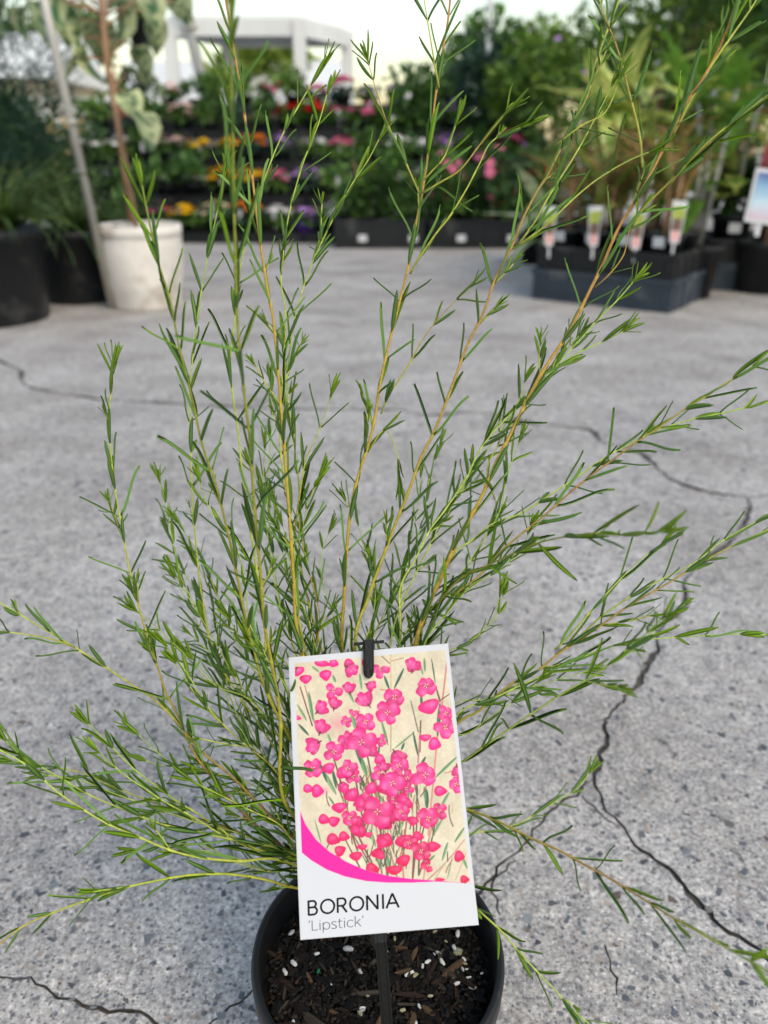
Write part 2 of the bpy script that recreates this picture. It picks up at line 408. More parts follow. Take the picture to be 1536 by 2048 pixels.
def flower_mesh(colname, kind):
    key = (colname, kind)
    if key in _fm: return _fm[key]
    m = MB(); npet, layers = (5, 1) if kind == 'open' else (9, 3)
    for ly in range(layers):
        for k in range(npet):
            a = 2 * math.pi * (k + ly * .5) / npet; s = 1 - ly * .27; w = .62 if npet == 5 else .36
            ca, sa = math.cos(a), math.sin(a); z0 = .10 + ly * .14
            pts = [(.06, 0, z0 - .1), (.55 * s, -w * s * .9, z0 + .10), (.98 * s, -w * .4 * s, z0 + .02), (1.04 * s, 0, z0 - .02), (.98 * s, w * .4 * s, z0 + .02), (.55 * s, w * s * .9, z0 + .10), (.6 * s, 0, z0 + .02)]
            v = [(x * ca - y * sa, x * sa + y * ca, z) for x, y, z in pts]
            m.add(v, [(0, 1, 6), (1, 2, 6), (2, 3, 6), (3, 4, 6), (4, 5, 6), (5, 0, 6)])
    m.lathe([(.0, .0), (.13, .06), (.16, .16), (.08, .22), (0.001, .23)], 8, m=1)
    me = m.me('flower', [M['fl_' + colname], M['fl_yellow'] if colname != 'yellow' else M['fl_orange']])
    _fm[key] = me; return me

def xw(px, D, z=.3):   # world x of pixel column px at distance D, height z
    return CAMX + (px - 768) / F * (D * cp + (CAMZ - z) * sp)
def yD(D): return CAMY + D
def zat(py, D): return at(768, py, D).z

# pale buildings and fence beyond the yard
M['cream_wall'] = mat('cream_wall', (.66, .58, .44), .8, .2, .1, .6, wear=((.50, .42, .30), .8, .55))
M['pale_roof'] = mat('pale_sheet', (.72, .73, .72), .5, .4, .08, 1)
def shed(name, label, x0, x1, D, z1, wallm, roofm):
    t = thing(name, label, 'building', ((x0 + x1) / 2, yD(D), 0)); w = x1 - x0
    m = MB(); m.box((0, 1.5, z1 / 2), (w, 3, z1)); link('wall', m.me('wall', wallm), t)
    m = MB(); m.add([(-w / 2 - .3, -.4, z1), (w / 2 + .3, -.4, z1), (w / 2 + .3, 1.5, z1 + .9), (-w / 2 - .3, 1.5, z1 + .9), (w / 2 + .3, 3.4, z1), (-w / 2 - .3, 3.4, z1)],
                    [(0, 1, 2, 3), (3, 2, 4, 5), (0, 3, 5), (1, 4, 2), (0, 5, 4, 1)]); link('roof', m.me('roof', roofm), t)
    nwin = max(2, int(w / 1.6)); wm = MB(); wm.box((0, 0, 0), (.8, .04, .8)); wme = wm.me('window', M['glass'])
    fm_ = MB()
    for a, b_ in (((0, 0, .43), (.92, .06, .06)), ((0, 0, -.43), (.92, .06, .06)), ((.43, 0, 0), (.06, .06, .8)), ((-.43, 0, 0), (.06, .06, .8))): fm_.box(a, b_)
    fme = fm_.me('frame', M['white_paint'])
    for k in range(nwin):
        wo = link('window', wme, t, loc=(-w / 2 + (k + .5) * w / nwin, -.03, z1 * .55)); link('frame', fme, wo, loc=(0, -.02, 0))
    return t
M['glass'] = mat('dark_glass', (.10, .13, .15), .15, .6)
M['tan'] = mat('warm_timber', (.62, .42, .16), .7, .3, .2, 3)
shed('garden_shed', 'long cream shed with a pale sheet roof at the far left edge of the yard', -15, -6.2, 16, 1.7, M['cream_wall'], M['pale_roof'])
shed('site_office', 'low pale office with warm walls seen beneath the white canopy frame', -5.6, -1.2, 19, 1.5, M['cream_wall'], M['pale_roof'])
def picket_fence(x0, x1, D, h, label, m_, sp_=.16):
    t = thing('picket_fence', label, 'fence', (x0, yD(D), 0)); w = x1 - x0
    m = MB(); m.box((0, 0, h / 2), (.09, .02, h)); pm = m.me('picket', m_)
    n = int(w / sp_)
    for k in range(n): link('picket', pm, t, loc=(k * sp_, 0, 0))
    m = MB(); m.box((w / 2, .03, 0), (w, .03, .09)); rm = m.me('rail', m_)
    for z in (.25, .8): link('rail', rm, t, loc=(0, 0, h * z))
picket_fence(-10.5, -1.3, 13, 1.25, 'white picket fence across the back left of the yard', M['white_paint'])
picket_fence(-6.2, -3.2, 12, .95, 'low honey coloured timber fence in front of the white pickets', M['tan'], .2)

# trees and hedges at the back
far = [(-9.5, 24, 4.2, 2.6, G_MID, 'pale'), (-2.6, 21, 3.0, 1.9, G_LIME, 'lime'), (3.2, 22, 3.6, 2.2, G_MID, 'mid'), (8.5, 20, 5.0, 3.0, G_DARK, 'dark')]
lbl = ['rounded green tree rising behind the cream shed at far left', 'lime green tree behind the right leg of the white canopy', 'mid green tree on the skyline behind the flower stand', 'tall dark tree at the back right behind the broad-leaved plants']
for (x, D, h, rx, pal, nm), lb in zip(far, lbl):
    shrub('tree', lb, 'tree', (x, yD(D), 0), h, rx, 3500, .30, .16, pal, int(D * 7), trunk=.14)

# white canopy frame (gazebo-like table of steel) left of centre
t = thing('canopy_frame', 'white steel canopy frame with a flat top standing behind the flower stand', 'canopy', (0, 0, 0))
pA, pB, pC = at(338, 62, 7.2), at(598, 56, 7.2), at(694, 62, 7.9)
zt = pB.z; pA.z = pC.z = zt; pD = pA + (pC - pB)
m = MB(); up = Vector((0, 0, .06))
m.add([pA + up, pB + up, pC + up, pD + up, pA + up * 1.4, pB + up * 1.4, pC + up * 1.4, pD + up * 1.4], [(3, 2, 1, 0), (4, 5, 6, 7), (0, 1, 5, 4), (1, 2, 6, 5), (2, 3, 7, 6), (3, 0, 4, 7)])
link('roof_panel', m.me('roof_panel', M['white_paint']), t)
for a_, b_ in ((pA, pB), (pB, pC), (pD, pC), (pA, pD)):
    d = b_ - a_; m = MB(); m.box((a_ + b_) / 2, (d.length - .10, .07, .115), math.atan2(d.y, d.x)); link('beam', m.me('beam', M['white_paint']), t)
for p in (pA, pB, pC, pD):
    m = MB(); m.box((p.x, p.y, (zt + .055) / 2), (.10, .10, zt + .055), .1); link('leg', m.me('leg', M['white_paint']), t)

def pole(name, label, a, b, r, m_, D0, D1, ext=1.35):
    p0, p1 = at(*a, D0), at(*b, D1)
    t = thing(name, label, 'pole', p0)
    m = MB(); d = (p1 - p0) * ext
    if p0.z > 0: s = -d * (p0.z / d.z) if d.z else Vector((0, 0, 0))
    else: s = Vector((0, 0, 0))
    m.tube([s, d * .5, d], r, 12); link('tube', m.me('tube', m_, True), t)
    m = MB(); m.tube([d * .46, d * .475], r * 1.45, 12); link('collar', m.me('collar', M['galv'], True), t)
pole('leaning_pole', 'galvanised pole leaning beside the white pot, grey above and pale below', (193, 470), (108, 90), .0135, M['galv'], 2.86, 2.72)
pole('white_post', 'thick white post in front of the left part of the canopy frame', (410, 190), (366, 0), .048, M['white_paint'], 7.4, 7.1, 1.6)
pole('thin_white_post', 'thin white post rising right of centre against the bright sky', (974, 160), (981, 0), .022, M['white_paint'], 7.4, 7.4, 1.6)

# ------------------------------------------------------------------ tiered flower stand
tiers = [(5.28, .0), (5.58, .20), (5.90, .40), (6.25, .60), (6.65, .78)]
xl, xr = -2.15, 1.15
bench = thing('display_stand', 'stepped timber stand carrying the rows of flowering pots', 'stand', (0, yD(5.45), 0))
for i, (D, z) in enumerate(tiers[1:]):
    y = D - 5.45
    for k in range(3):
        m = MB(); m.box(((xl + xr) / 2, y + (k - 1) * .09, z - .02), (xr - xl, .08, .03)); link('plank', m.me('plank', M['timber']), bench)
    m = MB(); m.box(((xl + xr) / 2, y - .15, z - .09), (xr - xl, .02, .10)); link('riser', m.me('riser', M['black_tray']), bench)
    for x in (xl + .1, (xl + xr) / 2, xr - .1):
        m = MB(); m.box((x, y, (z - .04) / 2), (.05, .05, z - .04)); link('leg', m.me('leg', M['timber']), bench)
def tray_mesh(w, d, h, t_=.006):
    m = MB(); m.box((0, 0, .004), (w, d, .008))
    for s in (-1, 1):
        m.box((s * (w / 2 - t_ / 2), 0, h / 2 + .004), (t_, d, h - .008)); m.box((0, s * (d / 2 - t_ / 2), h / 2 + .004), (w - 2 * t_, t_, h - .008))
        m.box((s * (w / 2 + .004), 0, h), (.014, d + .016, .008)); m.box((0, s * (d / 2 + .004), h), (w - .006, .014, .008))
    n = 5
    for k in range(n):
        for s in (-1, 1): m.box((-w / 2 + (k + .5) * w / n, s * (d / 2 + .002), h * .5), (w / n * .28, .006, h * .7))
    return m.me('tray', M['black_tray'])
tray_me = tray_mesh(.40, .27, .06)
def pot_mesh(r, h, m_, name='pot', n=20, rim=True):
    m = MB(); prof = [(.001, 0), (r * .76, 0), (r * .94, h * .86)] + ([(r, h * .87), (r * 1.03, h), (r * .95, h), (r * .92, h * .9)] if rim else [(r, h), (r * .95, h)]) + [(.001, h * .9)]
    m.lathe(prof, n); return m.me(name, m_, True)
small_pot = pot_mesh(.055, .10, M['black_tray']); purple_pot = pot_mesh(.075, .12, M['fl_purple'])
cover_me = {}
def small_foliage(seed, pal, h=.09, rx=.085, ll=.04, n=150, lw=.018):
    v, f, c = cloud(n, (rx, rx, h / 2), ll, lw, pal, seed, clumps=8, zc=h / 2 + .02); return mesh('foliage', v, f, M['leafcloud'], c)
fol = [small_foliage(100 + k, p) for k, p in enumerate((G_MID, [(.05, .13, .03), (.08, .18, .04)], G_BLUE, [(.08, .18, .03), (.14, .26, .05)]))]
flat_tag = MB(); flat_tag.box((0, 0, .05), (.004, .002, .1)); flat_tag.add([(-.016, -.002, .07), (.016, -.002, .07), (.018, -.002, .13), (.008, -.002, .145), (-.008, -.002, .145), (-.018, -.002, .13),
    (-.016, .0, .07), (.016, .0, .07), (.018, .0, .13), (.008, .0, .145), (-.008, .0, .145), (-.018, .0, .13)], [(0, 1, 2, 3, 4, 5), (11, 10, 9, 8, 7, 6), (0, 6, 7, 1), (1, 7, 8, 2), (2, 8, 9, 3), (3, 9, 10, 4), (4, 10, 11, 5), (5, 11, 6, 0)])
tag_me = flat_tag.me('tag', M['white_label'])
ORD = ['leftmost', 'second', 'third', 'fourth', 'fifth', 'sixth', 'seventh', 'eighth', 'ninth', 'tenth', 'eleventh', 'twelfth', 'thirteenth', 'fourteenth', 'fifteenth', 'sixteenth', 'seventeenth', 'eighteenth']
def ordn(k): return 'leftmost' if k == 0 else ORD[k] + ' from the left'
rowname = ['ground row', 'lowest step', 'second step', 'third step', 'top step']
# colour of the bloom along each row, left to right (None = only leaves)
rows = [
 [None, 'white', None, 'magenta', 'yellow', 'cream', 'orange', 'white', 'mauve', 'white', None, None, 'white', None, None, None, None],
 ['white', 'mauve', None, None, None, 'yellow', 'yellow', 'pink', 'mauve', None, 'blush', 'white', 'white', 'pink', 'pink', 'magenta', None],
 ['white', 'white', None, 'blush', 'yellow', 'yellow', 'orange', 'mauve', 'white', 'pink', None, 'white', 'white', 'mauve', None, 'pink', None],
 [None, 'salmon', None, 'blush', None, None, None, 'red', 'red', 'pink', 'pink', 'mauve', 'white', 'mauve', 'white', None, None],
 [None, None, 'salmon', None, None, None, 'pink', None, 'pink', 'pink', 'purple', 'purple', 'white', None, 'mauve', None, None]]
rr = random.Random(11); ti = 0; crow = Counter()
for ri, ((D, z), row) in enumerate(zip(tiers, rows)):
    n = len(row); ntr = 8
    for k in range(ntr):
        thing('plant_tray', f'shallow black tray, {ordn(k)} on the {rowname[ri]} of the stand', 'tray', (xl + .2 + k * (xr - xl - .4) / (ntr - 1), yD(D), z + .001 if ri else .001), group='black trays on the flower stand', me=tray_me)
    for k, fc in enumerate(row):
        x = xl + .12 + k * (xr - xl - .24) / (n - 1) + rr.uniform(-.02, .02); y = yD(D) + rr.uniform(-.05, .05)
        cn = {'blush': 'pale pink', 'magenta': 'deep pink'}.get(fc, fc)
        lab = (f'{cn} flowering plant, {ordn(k)} on the {rowname[ri]} of the stand' if fc else f'flowerless green plant, {ordn(k)} on the {rowname[ri]} of the stand')
        t = thing('flowering_plant' if fc else 'leafy_plant', lab, 'potted plant', (x, y, z + .011), rr.uniform(0, 6), 'potted plants on the flower stand', rr.uniform(.95, 1.2))
        link('pot', small_pot if not (ri == 0 and fc in ('mauve',)) else purple_pot, t)
        fo = link('foliage', fol[rr.randrange(4)], t, loc=(0, 0, .075), kind='stuff'); fo.scale = (1.35, 1.35, rr.uniform(.95, 1.35)); fo.location.z = .05
        fo.scale.z = fo.scale.z if fc else 1.8
        if fc:
            kind = 'double' if fc in ('yellow', 'orange', 'pink', 'red') else 'open'; fmq = flower_mesh(fc, kind)
            nf = rr.randint(13, 20); sz = .031 if kind == 'double' else .025
            for q in range(nf):
                a = rr.uniform(0, 6.28); ra = .085 * math.sqrt(rr.random()); hh = .185 + rr.uniform(-.02, .03) - ra * .35
                d = Vector((math.cos(a) * ra * 6, math.sin(a) * ra * 6, 1)).normalized()
                mtx = Matrix.Translation((math.cos(a) * ra, math.sin(a) * ra, hh)) @ d.to_track_quat('Z', 'Y').to_matrix().to_4x4() @ Matrix.Diagonal((sz * rr.uniform(.75, 1.15),) * 3 + (1,))
                link('flower', fmq, t, mat4=mtx)
        if rr.random() < .36:
            tg = thing('plant_tag', f'white tag in the pot {ordn(k)} on the {rowname[ri]} of the stand', 'plant tag', (x + rr.uniform(-.03, .03), y - .05, z + .07), rr.uniform(-.3, .3), 'white tags on the flower stand', rr.uniform(.7, 1.05), me=tag_me)

# shrubs on the ground beside and behind the stand
k = 0
for (px, D, h, rx, pal, fl, lb) in [
    (745, 5.05, .42, .24, G_MID, None, 'bushy green shrub at the left end of the black crates'),
    (900, 5.0, .40, .22, G_MID, ('pink', 8, .024), 'green shrub with pink blooms in the middle of the black crates'),
    (985, 4.95, .42, .20, G_DARK, ('pink', 9, .026), 'dark shrub with clear pink blooms over the right black crate'),
    (1045, 5.1, .40, .18, G_DARK, ('red', 4, .03), 'dark shrub with a few red blooms beside the striped leaf'),
    (820, 6.3, 1.15, .42, G_MID, ('white', 9, .02), 'tall green bush with white flecks behind the right part of the stand'),
    (950, 6.4, 1.25, .45, G_BLUE, ('mauve', 9, .018), 'tall bluish green bush in front of the thin white post'),
    (1100, 5.9, 1.45, .5, G_LITE, ('mauve', 12, .017), 'tall loose bush dotted with mauve flowers left of the broad-leaved plants'),
    (1230, 6.3, 2.0, .6, G_LITE, ('white', 9, .02), 'tall dark bush behind the variegated plants'),
    (1410, 6.0, 2.1, .65, G_LITE, None, 'tall dark bush behind the far right plants'),
    (1570, 5.4, 2.1, .6, G_MID, None, 'large green bush at the right edge of the picture'),
    (700, 8.6, .95, .6, G_LIME, None, 'lime green bush beside the right legs of the white canopy'),
    (860, 9.6, 1.1, .7, G_LIME, None, 'yellowish bush low against the bright sky right of centre'),
    (60, 5.4, .95, .6, G_DARK, None, 'dark shrub behind the black pots at far left'),
    (215, 6.6, .80, .5, G_BLUE, None, 'dark bluish shrub behind the leaning pole'),
    (-120, 4.4, 1.0, .55, G_DARK, None, 'dense dark shrub cut by the left edge')]:
    k += 1
    shrub('shrub', lb, 'shrub', (xw(px, D), yD(D), 0 if h > .5 else .16), h, rx, 2200 if h > .9 else 900, .075 if h > .9 else .045, .032 if h > .9 else .02, pal, 200 + k, trunk=.012, trunk_h=.12, flowers=fl)

# ------------------------------------------------------------------ black crates in the middle distance
def crate(label, c, w, d, h, rz, mm, group=None, z=0.0, slots=6):
    t = thing('crate', label, 'crate', (c[0], c[1], z), rz, group)
    m = MB(); m.box((0, 0, .006), (w - .02, d - .02, .012)); link('base', m.me('base', mm), t)
    for s in (-1, 1):
        m = MB(); m.box((0, s * (d / 2 - .005), h / 2), (w, .010, h)); m.box((0, s * (d / 2 + .003), h - .009), (w + .012, .006, .018))
        for k in range(slots):
            m.box((-w / 2 + (k + .5) * w / slots, s * (d / 2 + .0025), h * .42), (.012, .005, h * .8))
        m.box((0, s * (d / 2 + .0022), h * .3), (w * .98, .004, .006))
        link('side_panel', m.me('side_panel', mm), t)
        m = MB(); m.box((s * (w / 2 - .005), 0, h / 2), (.010, d - .021, h)); m.box((s * (w / 2 + .003), 0, h - .009), (.006, d, .018))
        for k in range(slots - 2): m.box((s * (w / 2 + .0025), -d / 2 + (k + .5) * d / (slots - 2), h * .42), (.005, .012, h * .8))
        link('end_panel', m.me('end_panel', mm), t)
    return t
big_pot = pot_mesh(.075, .15, M['black_tray'])
m_ = MB(); m_.box((0, 0, 0), (.04, .0015, .035)); stick_me = m_.me('price_sticker', M['white_label'])
Dc = 4.85
for i, (a, b_) in enumerate(((668, 850), (858, 1052), (1060, 1200))):
    xa, xb = xw(a, Dc, 0), xw(b_, Dc, 0)
    cx = (xa + xb) / 2
    lab = ['left', 'middle', 'right, half hidden'][i]
    t = crate(f'black crate of potted shrubs in the middle distance, {lab} of the row', (cx, yD(Dc) + .2), xb - xa - .01, .40, .16, 0, M['black_tray'], 'black crates in the middle distance')
    for k in range(3):
        x = xa + (k + .5) * (xb - xa) / 3
        pt = thing('nursery_pot', f'black pot, {["left", "centre", "right"][k]} one in the {["left", "middle", "right"][i]} black crate of the middle distance', 'pot', (x, yD(Dc) + .12, .013), 0, 'pots in the middle-distance crates')
        link('pot_wall', big_pot, pt)
        s = link('price_sticker', stick_me, pt, loc=(0, -.0745, .12)); s.rotation_euler = (R(8), 0, 0)
        v, f, c = cloud(260, (.12, .12, .12), .05, .02, G_DARK if k % 2 else G_MID, 900 + i * 3 + k, zc=.24); link('foliage', mesh('foliage', v, f, M['leafcloud'], c), pt, kind='stuff')
    for k in range(2):
        m = MB(); s = link('price_sticker', stick_me, t, loc=((k - .5) * .3 + .05, -.2085, .06)); s.scale = (1.3, 1, 1.1)

# ------------------------------------------------------------------ right crate with cane plants
def strap(L, Wd, bend, fold=.12, n=9, taper=.6, cols=((.05, .12, .03), (.3, .36, .12)), seed=0, pet=.0):
    """broad leaf along +X, arching down by bend, cream/green striped by vertex colour: v,f,c"""
    r = random.Random(seed); v, f, c = [], [], []; ny = 6
    for i in range(n + 1):
        t = i / n; w = Wd * max(.02, math.sin(math.pi * min(1, (t * .93 + .05)) ** taper)) * .5
        if t < pet: w = Wd * .05
        x = L * math.sin(bend * t) / bend if bend else L * t; z = -L * (1 - math.cos(bend * t)) / bend if bend else 0
        for j in range(ny + 1):
            u = j / ny * 2 - 1
            v.append((x, u * w, z + abs(u) * w * fold * 2 + .004 * math.sin(t * 19 + u * 3)))
            k = r.random(); e = abs(u)
            cc = np.array(cols[0]) if (k < .75 - e * .45) else np.array(cols[1])
            if e > .9: cc = np.array(cols[1])
            c.append(tuple(cc * r.uniform(.85, 1.15)))
    for i in range(n):
        for j in range(ny):
            a = i * (ny + 1) + j; f.append((a, a + 1, a + ny + 2, a + ny + 1))
    return v, f, c
def leafset(kinds, L, Wd, cols, taper=.6, pet=0, fold=.12, mname='bigleaf'):
    o = []
    for s, b_ in enumerate(kinds):
        v, f, c = strap(L, Wd, b_, fold, cols=cols, seed=s, taper=taper, pet=pet); o.append(mesh('leaf', v, f, M[mname], c, smooth=True))
    return o
def place_leaf(me, parent, p, az, el, s=1, roll=0, name='leaf'):
    mtx = Matrix.Translation(p) @ Matrix.Rotation(az, 4, 'Z') @ Matrix.Rotation(-el, 4, 'Y') @ Matrix.Rotation(roll, 4, 'X') @ Matrix.Diagonal((s, s, s, 1))
    return link(name, me, parent, mat4=mtx)
CREAM, LIMEV = (.66, .70, .22), (.36, .46, .08)
set_var = leafset([.3, .7, 1.0, 1.4], .26, .075, ((.15, .29, .04), CREAM))
set_grn = leafset([.2, .6, 1.0], .26, .09, ((.075, .21, .03), (.15, .30, .04)))
set_brn = leafset([.5, .9, 1.3], .24, .030, ((.22, .11, .035), (.34, .24, .07)))
set_olv = leafset([.4, .8, 1.2], .30, .035, ((.09, .17, .03), (.26, .30, .07)))
set_red = leafset([.4, .9], .16, .05, ((.16, .02, .04), (.34, .10, .08)))
fl_, fr_, br_ = ground(1063, 597), ground(1338, 628), ground(1408, 600)
ax = (fr_ - fl_); wC = ax.length; rz = math.atan2(ax.y, ax.x); dC = .36
vdir = Vector((-math.sin(rz), math.cos(rz), 0)); udir = Vector((math.cos(rz), math.sin(rz), 0))
cC = fl_ + udir * wC / 2 + vdir * dC / 2
crate('slate grey upturned crate under the black tray of cane plants', cC, wC, dC, .115, rz, M['slate_tray'], z=0)
crate('black tray holding the cane plants with clear tags, on the slate crate', cC - udir * .0, wC * .97, dC * .97, .085, rz, M['black_tray'], z=.117)
m_ = MB()
m_.add([(-.018, 0, .0), (.018, 0, .0), (.03, 0, .12), (-.03, 0, .12), (-.018, .0015, .0), (.018, .0015, .0), (.03, .0015, .12), (-.03, .0015, .12)], [(0, 1, 2, 3), (7, 6, 5, 4), (0, 4, 5, 1), (1, 5, 6, 2), (2, 6, 7, 3), (3, 7, 4, 0)])
sleeve = m_.me('card', M['white_label'])
def quad_me(name, x0, x1, z0, z1, m_, x2=None, x3=None):
    x2 = x1 if x2 is None else x2; x3 = x0 if x3 is None else x3
    return mesh(name, [(x0, -.001, z0), (x1, -.001, z0), (x2, -.001, z1), (x3, -.001, z1)], [(0, 1, 2, 3)], m_)
M['tag_green'] = mat('print_green', (.30, .36, .05), .4, var=.5, vscale=60); M['tag_brown'] = mat('print_brown', (.13, .07, .05), .4, var=.5, vscale=60)
M['tag_rose'] = mat('print_rose', (.70, .35, .33), .4); M['tag_blue'] = mat('print_blue', (.25, .48, .72), .4, var=.3, vscale=40)
qg = quad_me('print_band', -.023, .023, .07, .105, M['tag_green']); qb = quad_me('print_band', -.019, .019, .035, .069, M['tag_brown']); qr = quad_me('print_band', -.014, .014, .006, .034, M['tag_rose'])
cane_pot = pot_mesh(.068, .13, M['black_tray'])
nmC = ['leftmost', 'second from the left', 'third from the left', 'rightmost']
rC = random.Random(21)
for row in range(2):
    for k in range(4):
        u = (k + .5) / 4 - .5; base = cC + udir * (u * wC * .93) + vdir * (-.085 + row * .17); base.z = .131
        pl = thing('cane_plant', f'bronze and green cane plant, {nmC[k]} in the {"front" if row == 0 else "back"} row of the tray', 'potted plant', base, 0, 'cane plants in the black tray')
        link('pot', cane_pot, pl)
        m = MB(); H = rC.uniform(.20, .34); tips = []
        for q in range(3):
            e = Vector((rC.uniform(-.05, .05), rC.uniform(-.05, .05), .12 + H * rC.uniform(.7, 1.1))); tips.append(e)
            m.tube([(e.x * .3, e.y * .3, .11), (e.x * .6, e.y * .6, .2), e], [.006, .005, .004], 7)
        link('stem', m.me('stem', M['cane'], True), pl)
        for q in range(15):
            e = tips[q % 3]; az = rC.uniform(0, 6.28); st = rC.choice([set_brn, set_brn, set_olv])
            place_leaf(rC.choice(st), pl, e.lerp(Vector((e.x * .4, e.y * .4, .14)), rC.random() * .8), az, rC.uniform(.6, 1.35), rC.uniform(.7, 1.15))
        if row == 0:
            s = link('price_sticker', stick_me, pl, loc=(0, -.0, .0)); s.matrix_basis = Matrix.Rotation(rz, 4, 'Z') @ Matrix.Translation((0, -.0665, .105)) @ Matrix.Rotation(R(8), 4, 'X')
# the four clear tapered tags at the front of the tray
for k, (px, py) in enumerate(((1098, 455), (1186, 456), (1270, 462), (1348, 450))):
    D = 3.07 - (px - 1098) * .0009; p = at(px, py + 36, D)
    tg = thing('plant_tag', f'tapered picture tag at the front of the right tray, {nmC[k]} of four', 'plant tag', p, 0, 'clear picture tags in the right tray', 1.0)
    tg.rotation_euler = (R(-12), R((k - 1.5) * 2), rz * .2)
    tg.scale = (.85, .85, 1.15)
    link('card', sleeve, tg); link('print_band', qg, tg); link('print_band', qb, tg); link('print_band', qr, tg)
    m = MB(); m.box((0, .003, -.02), (.008, .002, .04)); link('spike', m.me('spike', M['white_label']), tg)
# white sticker on the front of the tray
for a in (-.1, .1):
    pass
# bigger variegated and green plants standing behind
def cane_big(px, D, H, lset, nl, label, nst=3, elr=(.2, 1.1), sc=(.8, 1.3), z0=.0, spread=.08, seed=0, potr=.11, lab_mat=None, face=.5):
    r = random.Random(seed); x = xw(px, D)
    pl = thing('broad_leaved_plant', label, 'potted plant', (x, yD(D), z0))
    link('pot', pot_mesh(potr, .2, M['black_tray']), pl)
    m = MB(); tips = []
    for q in range(nst):
        a = r.uniform(0, 6.28); e = Vector((math.cos(a) * spread, math.sin(a) * spread, H * r.uniform(.75, 1))); tips.append(e)
        m.tube([(e.x * .2, e.y * .2, .17), (e.x * .5 + .01, e.y * .5, H * .5), e], [.011, .010, .008], 8)
    link('stem', m.me('stem', lab_mat or M['cane'], True), pl)
    for q in range(nl):
        e = tips[q % nst]; f_ = r.random() ** 1.3 * .55
        fr = r.random() < face
        place_leaf(r.choice(lset), pl, Vector((e.x * (1 - f_), e.y * (1 - f_), e.z * (1 - f_))), r.uniform(-2.7, -.45) if fr else r.uniform(0, 6.28), r.uniform(-.3, .9) if fr else r.uniform(*elr), r.uniform(*sc))
    return pl
cane_big(1235, 3.55, .80, set_var, 30, 'variegated yellow and green broad-leaved plant above the clear tags', seed=1, z0=.0, elr=(.3, 1.3), sc=(1.0, 1.6))
cane_big(1330, 3.75, .75, set_grn, 26, 'plain green broad-leaved plant beside the variegated one', seed=2, elr=(.3, 1.3), sc=(1.0, 1.6))
cane_big(1460, 3.5, .85, set_var, 24, 'tall variegated plant with yellow leaves at the upper right', seed=3, elr=(.1, 1.2), sc=(1.0, 1.6))
cane_big(1400, 3.2, .95, set_grn, 14, 'tall thin-stemmed plant with large smooth green leaves at the top right', seed=4, elr=(-.2, .9), lab_mat=M['galv'])
cane_big(1545, 3.3, .95, set_red, 30, 'plant with dark red new leaves at the right edge', seed=5, elr=(0, 1.2))
cane_big(1325, 3.95, .86, set_red, 14, 'dark red young leaves rising above the green broad leaves', seed=12, elr=(.3, 1.2), sc=(1.0, 1.5))
cane_big(1175, 3.9, .62, set_olv, 26, 'narrow-leaved olive plant at the back left of the right tray', seed=6, elr=(.4, 1.3))
cane_big(1075, 4.2, .30, leafset([.3, .8], .36, .075, ((.25, .33, .16), (.55, .60, .36))), 9, 'low plant with long pale striped leaves reaching left over the paving', seed=9, elr=(-.05, .7), sc=(.8, 1.1), potr=.08)
# right-hand crates and their pots
pR = ground(1412, 585)
cR = Vector((pR.x + .32, pR.y + .24, 0))
crate('slate grey crate cut by the right edge of the picture', cR, .62, .40, .11, R(-4), M['slate_tray'])
crate('black tray on the slate crate at the right edge', cR, .60, .39, .09, R(-4), M['black_tray'], z=.112)
for k in range(3):
    p = Vector((cR.x - .2 + k * .19, cR.y - .09 - .01 * k, .125))
    pt = thing('nursery_pot', f'black pot with white sticker, {nmC[k] if k < 2 else "third from the left"} in the tray at the right edge', 'pot', p, 0, 'pots in the tray at the right edge')
    link('pot_wall', pot_mesh(.082, .17, M['black_tray']), pt)
    s = link('price_sticker', stick_me, pt, loc=(-.02, -.082, .12)); s.rotation_euler = (R(8), 0, R(-10)); s.scale = (1.2, 1, 1.1)
    v, f, c = cloud(350, (.14, .14, .13), .06, .025, G_DARK, 950 + k, zc=.26); link('foliage', mesh('foliage', v, f, M['leafcloud'], c), pt, kind='stuff')
    m = MB(); m.tube([(0, .0, .14), (rC.uniform(-.04, .02), 0, .42), (rC.uniform(-.05, .05), 0, .7)], [.011, .010, .008], 8); link('stem', m.me('stem', M['galv']), pt)
# picture sign at the right edge
p = at(1489, 438, 2.9)
sg = thing('picture_sign', 'blue and pink picture sign on a white card at the right edge', 'sign', p); sg.rotation_euler = (R(-8), R(7), 0)
m = MB(); m.box((.09, .003, .08), (.18, .004, .175)); link('card', m.me('card', M['white_label']), sg)
M['sign_print'] = bpy.data.materials.new('sign_print'); M['sign_print'].use_nodes = True
_t = M['sign_print'].node_tree; _n = _t.nodes; _g = _n.new('ShaderNodeTexCoord'); _s = _n.new('ShaderNodeSeparateXYZ'); _r = _n.new('ShaderNodeValToRGB'); _a = _n.new('ShaderNodeTexNoise'); _a.inputs['Scale'].default_value = 30
_ad = _n.new('ShaderNodeMath'); _ad.operation = 'MULTIPLY_ADD'; _ad.inputs[1].default_value = .25
_mp = _n.new('ShaderNodeMapRange'); _mp.inputs['From Max'].default_value = .17
for a, b_ in ((_g.outputs['Object'], _s.inputs[0]), (_g.outputs['Object'], _a.inputs['Vector']), (_s.outputs['Z'], _mp.inputs['Value']), (_a.outputs['Fac'], _ad.inputs[0]), (_mp.outputs[0], _ad.inputs[2]), (_ad.outputs[0], _r.inputs[0]), (_r.outputs[0], _n['Principled BSDF'].inputs['Base Color'])): _t.links.new(a, b_)
